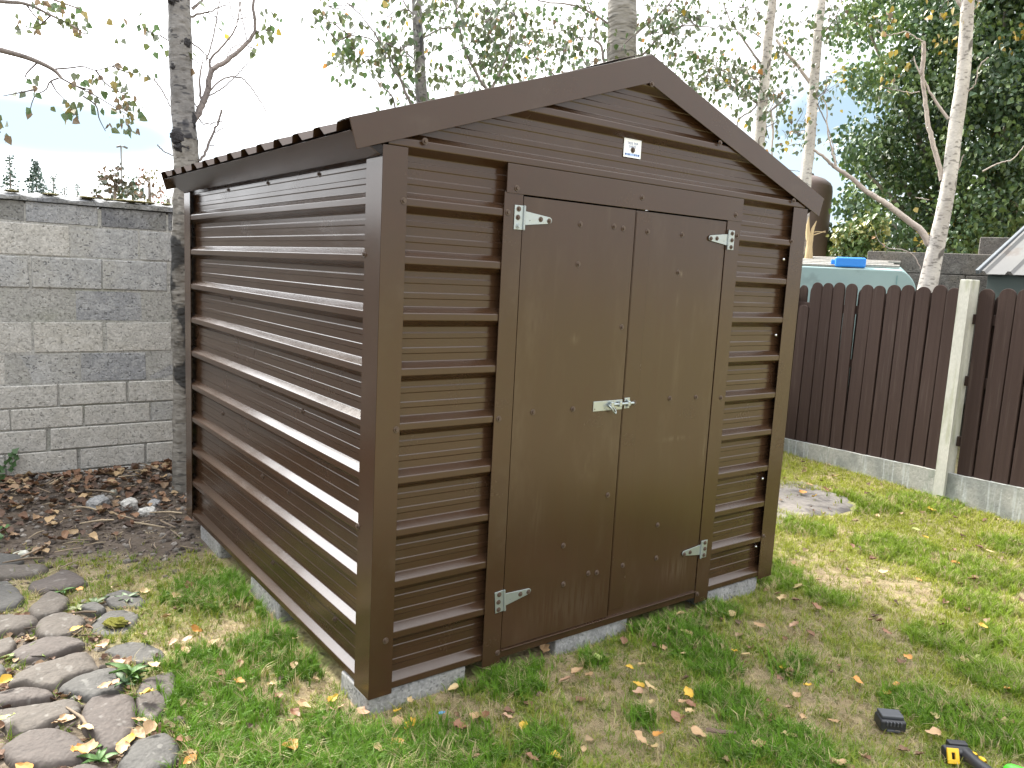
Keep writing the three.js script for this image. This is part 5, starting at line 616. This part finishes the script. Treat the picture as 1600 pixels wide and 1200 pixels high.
  for (let i = 0; i < 900; i++) { const x = -1.9 + 2.4 * r(), z = -3.82 + Math.pow(r(), 1.7) * 1.5; if (r() < sstep(-2.2, -3.3, z) * 0.9 + 0.06 || (x < -0.75 && r() < 0.5)) put(x, z, 0.035 + 0.04 * r(), 0.015); }
  for (let i = 0; i < 1500; i++) { const x = -1.7 + 1.15 * r(), z = -1.75 + 3.2 * r(); if (cobbleAt(x, z) > 0.3 && !inStone(x, z)) put(x, z, 0.020 + 0.030 * r(), 0.002); }
  for (let i = 0; i < 420; i++) { const x = -0.6 + 6.2 * r(), z = -1.8 + 3.4 * r(); if (!(x > -0.02 && x < 2.5 && z < 0.02) && x < 5.3 - 0.175 * z) put(x, z, 0.018 + 0.03 * r(), 0.016); }
  const m = shade(new THREE.InstancedMesh(leafGeo(99), std({ color: 0xffffff, map: spot, roughness: 0.7, side: THREE.DoubleSide }), M.length)); M.forEach((x, i) => { m.setMatrixAt(i, x); m.setColorAt(i, lin(...K[i])); }); m.name = 'leaf_litter'; scene.add(m); tag(m, 'brown leaf litter below the wall and between the cobbles', 'leaf litter', null, 'stuff');
  // a strip of bark
  const bp = onGround(1127, 1145, 0.03), bk = part('bark_strip', tube(smooth([V(-0.055, 0, 0), V(-0.01, 0.008, 0.006), V(0.05, -0.004, -0.004)], 10), [0.012, 0.015, 0.010], 7, n3d, 0.2).scale(1, 0.45, 1), std({ color: lin(0.12, 0.08, 0.06), roughness: 0.9 })); bk.position.set(bp.x, 0.036, bp.z); bk.rotation.y = -0.75; tag(bk, 'dark strip of bark lying on the lawn beside a tan leaf', 'bark');
  const bs = onGround(690, 1117, 0.02), sc = part('blue_scrap', leafGeo(77), std({ color: lin(0.10, 0.26, 0.42), roughness: 0.5, side: THREE.DoubleSide })); sc.position.set(bs.x, 0.028, bs.z); sc.scale.setScalar(0.03); tag(sc, 'small blue scrap on the straw before the near corner block', 'scrap');
}

// crumbs of soil, pebbles and broken twigs on the bare ground
{
  const r = rng(1357), peb = new THREE.IcosahedronGeometry(1, 1), pp = peb.attributes.position; for (let i = 0; i < pp.count; i++) { const e = 1 + 0.25 * n3d(pp.getX(i) * 1.5, pp.getY(i) * 1.5, pp.getZ(i) * 1.5); pp.setXYZ(i, pp.getX(i) * e, pp.getY(i) * e * 0.7, pp.getZ(i) * e); } peb.computeVertexNormals();
  const stick = tube([V(-0.5, 0, 0), V(-0.1, 0.02, 0.03), V(0.5, 0, -0.04)], [0.03, 0.035, 0.02], 5), q = new THREE.Quaternion(), e = new THREE.Euler();
  const fill = (geo, n, name, label, cat, cols, s0, s1, where) => { const M = [], K = []; for (let i = 0; i < n; i++) { const [x, z] = where(), s = lerp(s0, s1, Math.pow(r(), 2.2)); if (r() > Math.max(soilAt(x, z), 0.7 * cobbleAt(x, z)) || inStone(x, z) || (x > 0 && z > -2.5)) continue; e.set((r() - 0.5) * 0.3, r() * 6.283, (r() - 0.5) * 0.3); M.push(new THREE.Matrix4().compose(V(x, groundY(x, z) + s * 0.2, z), q.setFromEuler(e).clone(), V(s, s, s))); K.push(cols[Math.floor(r() * cols.length)].map(jit(r, 0.7, 0.6))); } const m = shade(new THREE.InstancedMesh(geo, std({ color: 0xffffff, roughness: 0.95 }), M.length)); M.forEach((x, i) => { m.setMatrixAt(i, x); m.setColorAt(i, lin(...K[i])); }); m.name = name; scene.add(m); tag(m, label, cat, null, 'stuff'); };
  const zone = () => [-2.0 + 2.6 * r(), -3.8 + 5.2 * Math.pow(r(), 1.6)];
  fill(peb, 9000, 'soil_crumbs', 'soil crumbs and pebbles on the bare ground below the wall', 'soil', [[0.09, 0.07, 0.058], [0.06, 0.048, 0.04], [0.12, 0.095, 0.08], [0.20, 0.18, 0.16]], 0.004, 0.022, zone);
  fill(stick, 700, 'twig_litter', 'short dry twigs lying on the bare ground below the wall', 'twigs', [[0.22, 0.17, 0.12], [0.12, 0.09, 0.07], [0.36, 0.29, 0.20]], 0.05, 0.20, zone);
}

// ------------------------------------------------------------------ weeds, rubble
{
  const r = rng(2468);
  const weed = (pos, n, size, col, label, up = 0.5, name = 'weed') => { const t = thing(name, pos, label, 'weed'), m = std({ color: lin(...col), roughness: 0.6, side: THREE.DoubleSide }); for (let i = 0; i < n; i++) { const a = i * 2.4 + r(), L = size * (0.7 + 0.6 * r()), el = up * (0.5 + r()), sh = new THREE.PlaneGeometry(L, L * 0.34, 6, 2), p = sh.attributes.position; for (let k = 0; k < p.count; k++) { const u = p.getX(k) / L + 0.5, w = Math.sin(Math.PI * Math.pow(clamp(u, 0.02, 0.98), 0.8)); p.setXYZ(k, u * L * Math.cos(el * (1 - 0.6 * u)), u * L * Math.sin(el * (1 - 0.5 * u)) * (1 - 0.35 * u) + Math.abs(p.getY(k)) * 0.5, p.getY(k) * w); } sh.computeVertexNormals(); const b = part('leaf', sh, m, t); b.rotation.y = a; b.position.y = 0.004 + 0.01 * r(); } };
  for (const [px, py, n, s, c, l, up] of [[203, 1062, 8, 0.10, [0.07, 0.15, 0.03], 'upright broad-leaved weed growing between two big cobbles', 1.2], [195, 1070, 6, 0.07, [0.10, 0.17, 0.08], 'grey-green weed at the foot of the upright weed', 0.5], [96, 925, 10, 0.06, [0.06, 0.15, 0.03], 'low green weed beside an orange leaf among the cobbles', 0.6], [148, 942, 9, 0.06, [0.09, 0.14, 0.05], 'leafy weed between small flat cobbles near the lawn', 0.6], [198, 936, 8, 0.06, [0.16, 0.22, 0.12], 'pale green weed growing over a flat cobble', 0.5], [104, 988, 6, 0.04, [0.08, 0.17, 0.04], 'tiny green weed at the lower edge of a round cobble', 0.8], [122, 950, 8, 0.05, [0.20, 0.22, 0.10], 'yellowish weed in the joint above a round cobble', 0.6], [155, 1190, 7, 0.06, [0.08, 0.17, 0.04], 'green weed by the lowest cobblestones', 0.7], [168, 1165, 6, 0.05, [0.10, 0.18, 0.04], 'small weed under the heart-shaped grey cobble', 0.7], [40, 1026, 5, 0.08, [0.20, 0.26, 0.08], 'narrow pale weed blade across a long cobble', 0.3], [1555, 795, 7, 0.13, [0.07, 0.16, 0.03], 'leafy weed at the foot of the gravel board', 0.9], [1475, 780, 6, 0.09, [0.07, 0.15, 0.03], 'grass weed at the foot of the concrete fence post', 1.2]]) { const p = onGround(px, py, 0.01); weed(V(p.x, groundY(p.x, p.z), p.z), n, s, c, l, up); }
  // ivy climbing the wall
  const iv = thing('ivy', V(-0.93, 0.0, -3.78), 'small ivy plant climbing the base of the block wall', 'ivy'), m = std({ color: lin(0.045, 0.10, 0.03), roughness: 0.5, side: THREE.DoubleSide }); part('stem', tube(smooth([V(-0.03, 0, 0.02), V(0.0, 0.12, -0.02), V(0.08, 0.22, -0.04), V(0.14, 0.30, -0.05)], 14), 0.004, 5), barkTwig, iv);
  for (let i = 0; i < 46; i++) { const t = r(), g = leafIvy(), b = part('leaf', g, m, iv); b.position.set(lerp(-0.06, 0.13, t) + (r() - 0.5) * (0.14 * (1 - t)), lerp(0.0, 0.30, t) * (0.6 + 0.5 * r()), -0.045 + r() * 0.06 * (1.2 - t)); b.rotation.set(r() - 0.9, r() * 2 - 1, r() * 6); b.scale.setScalar(0.028 + 0.022 * r()); }
  function leafIvy() { const s = new THREE.Shape(); s.moveTo(0, -0.5); s.lineTo(0.55, -0.1); s.lineTo(0.3, 0.15); s.lineTo(0, 0.7); s.lineTo(-0.3, 0.15); s.lineTo(-0.55, -0.1); s.closePath(); return new THREE.ShapeGeometry(s); }
  const low = thing('weed', onGround(2, 848), 'dark green leaf tuft beside the topmost cobble', 'weed'), lm = std({ color: lin(0.05, 0.12, 0.03), roughness: 0.5, side: THREE.DoubleSide }); for (let i = 0; i < 10; i++) { const b = part('leaf', leafIvy(), lm, low); b.position.set((r() - 0.5) * 0.1, 0.03 + r() * 0.07, (r() - 0.5) * 0.08); b.rotation.set(-0.6 - r(), r() * 6, 0); b.scale.setScalar(0.035); }
  const rock = (px, py, sx, sy, sz, mat, label, turn) => { const p = onGround(px, py, 0.05), g = new THREE.IcosahedronGeometry(1, 4), q = g.attributes.position; for (let i = 0; i < q.count; i++) { const v = V(q.getX(i), q.getY(i), q.getZ(i)), k = Math.max(Math.abs(v.x), Math.abs(v.y), Math.abs(v.z)), e = lerp(1, 0.82 / k, 0.65) * (1 + 0.10 * n3d(v.x * 1.7 + px, v.y * 1.7, v.z * 1.7) + 0.03 * n3d(v.x * 6, v.y * 6, v.z * 6)); q.setXYZ(i, v.x * e * sx, v.y * e * sy, v.z * e * sz); } g.computeVertexNormals(); const o = part('rubble_stone', planarUV(g), mat); o.position.set(p.x, groundY(p.x, p.z) + sy * 0.55, p.z); o.rotation.set(0.1, turn, 0.12); tag(o, label, 'stone'); };
  rock(153, 782, 0.075, 0.05, 0.06, padMat, 'grey rubble stone at the foot of the wall', 0.6); rock(202, 786, 0.055, 0.05, 0.05, blockMats[1], 'tan broken block among litter below the wall', 0.2); rock(230, 793, 0.06, 0.03, 0.05, blockMats[1], 'flat buff rubble stone nearest the shed corner below the wall', -0.3); rock(177, 766, 0.03, 0.02, 0.02, postMat, 'small white stone chip against the wall base', 0.3); rock(32, 856, 0.045, 0.025, 0.03, postMat, 'white stone chip in the soil above the top cobble', -0.2); rock(240, 782, 0.05, 0.03, 0.04, padMat, 'small grey stone by the leaves near the shed corner', 0.9);
}

// ------------------------------------------------------------------ tools on the lawn
{
  const black = std({ color: lin(0.022, 0.023, 0.026), roughness: 0.45 }), grey = std({ color: lin(0.06, 0.063, 0.07), roughness: 0.5 }), yellow = std({ color: lin(0.78, 0.47, 0.02), roughness: 0.42 });
  const p = onGround(1390, 1132, 0.02), bat = thing('battery_pack', V(p.x, groundY(p.x, p.z) + 0.012, p.z), 'black power tool battery pack lying alone on the lawn', 'battery'); bat.rotation.y = -0.72;
  part('case', rbox(0.098, 0.046, 0.075, 0.010, 0, 0.024, 0), black, bat); part('top_plate', rbox(0.084, 0.014, 0.058, 0.005, 0, 0.053, -0.006), grey, bat); for (const x of [-0.026, -0.013, 0, 0.013, 0.026]) part('contact_slot', rbox(0.005, 0.016, 0.012, 0.0015, x, 0.036, 0.038), grey, bat); part('latch', rbox(0.05, 0.01, 0.012, 0.003, 0, 0.008, 0.037), grey, bat);
  const d = onGround(1503, 1180, 0.04), drill = thing('cordless_drill', V(d.x, groundY(d.x, d.z), d.z), 'black and yellow cordless drill lying on the lawn', 'drill'); drill.rotation.y = -0.72; drill.scale.setScalar(0.82);
  // battery foot away from the viewer, handle and body towards the bottom of the picture
  part('battery_foot', rbox(0.125, 0.062, 0.058, 0.014, -0.006, 0.040, -0.030), black, drill); part('battery_block', rbox(0.084, 0.030, 0.036, 0.006, 0.010, 0.062, -0.072), black, drill);
  const clip = new THREE.Shape(); clip.moveTo(-0.023, -0.03); clip.lineTo(0.023, -0.03); clip.lineTo(0.023, 0.03); clip.lineTo(-0.023, 0.03); clip.closePath(); const hole = new THREE.Path(); hole.moveTo(-0.009, -0.016); hole.lineTo(-0.009, 0.016); hole.lineTo(0.010, 0.016); hole.lineTo(0.010, -0.016); clip.holes.push(hole); part('belt_clip', new THREE.ExtrudeGeometry(clip, { depth: 0.008, bevelEnabled: true, bevelSize: 0.002, bevelThickness: 0.002, bevelSegments: 2 }).rotateX(-0.5).translate(-0.042, 0.052, 0.006), yellow, drill); part('clip_recess', rbox(0.026, 0.04, 0.01, 0.002, -0.042, 0.046, 0.000), black, drill);
  part('handle', tube(smooth([V(0.028, 0.045, -0.02), V(0.036, 0.050, 0.05), V(0.054, 0.052, 0.135)], 14), [0.034, 0.030, 0.036], 16), black, drill); part('grip_inlay', tube(smooth([V(0.046, 0.070, -0.004), V(0.050, 0.074, 0.024)], 6), [0.006, 0.009, 0.006], 8), yellow, drill); part('grip_inlay', tube(smooth([V(0.054, 0.076, 0.038), V(0.060, 0.078, 0.076)], 6), [0.007, 0.012, 0.007], 8), yellow, drill);
  part('drill_body', new THREE.CapsuleGeometry(0.036, 0.11, 8, 20).rotateZ(Math.PI / 2).translate(0.030, 0.058, 0.172), yellow, drill); part('motor_cap', new THREE.CylinderGeometry(0.037, 0.036, 0.05, 20).rotateZ(Math.PI / 2).translate(-0.060, 0.058, 0.172), black, drill); part('chuck', new THREE.CylinderGeometry(0.020, 0.026, 0.06, 18).rotateZ(-Math.PI / 2).translate(0.150, 0.058, 0.172), grey, drill); part('trigger', rbox(0.02, 0.024, 0.03, 0.006, 0.088, 0.052, 0.118), black, drill);
  const c = onGround(1582, 1212, 0.03), can = thing('green_tube', V(c.x, groundY(c.x, c.z) + 0.034, c.z), 'bright green rounded tube with white band at the lawn edge', 'tube'); can.rotation.set(0, -0.72 - 0.55, 0); can.scale.setScalar(0.85); const gm = std({ color: lin(0.09, 0.62, 0.04), roughness: 0.35 }), wm = std({ color: lin(0.8, 0.8, 0.8), roughness: 0.35 });
  part('tube_end', new THREE.SphereGeometry(0.034, 24, 12, 0, Math.PI * 2, 0, Math.PI / 2).rotateZ(Math.PI / 2).scale(1.1, 1, 1), gm, can); part('tube_body', new THREE.CylinderGeometry(0.034, 0.034, 0.04, 24).rotateZ(Math.PI / 2).translate(0.02, 0, 0), gm, can); part('white_band', new THREE.CylinderGeometry(0.0345, 0.0345, 0.024, 24).rotateZ(Math.PI / 2).translate(0.052, 0, 0), wm, can); part('tube_body', new THREE.CylinderGeometry(0.034, 0.034, 0.14, 24).rotateZ(Math.PI / 2).translate(0.134, 0, 0), gm, can);
}

// ------------------------------------------------------------------ render
const renderer = new THREE.WebGLRenderer({ antialias: true });
renderer.setSize(1024, 768);
renderer.shadowMap.enabled = true;
renderer.toneMapping = THREE.LinearToneMapping; renderer.toneMappingExposure = EXPOSURE;
renderer.render(scene, camera);
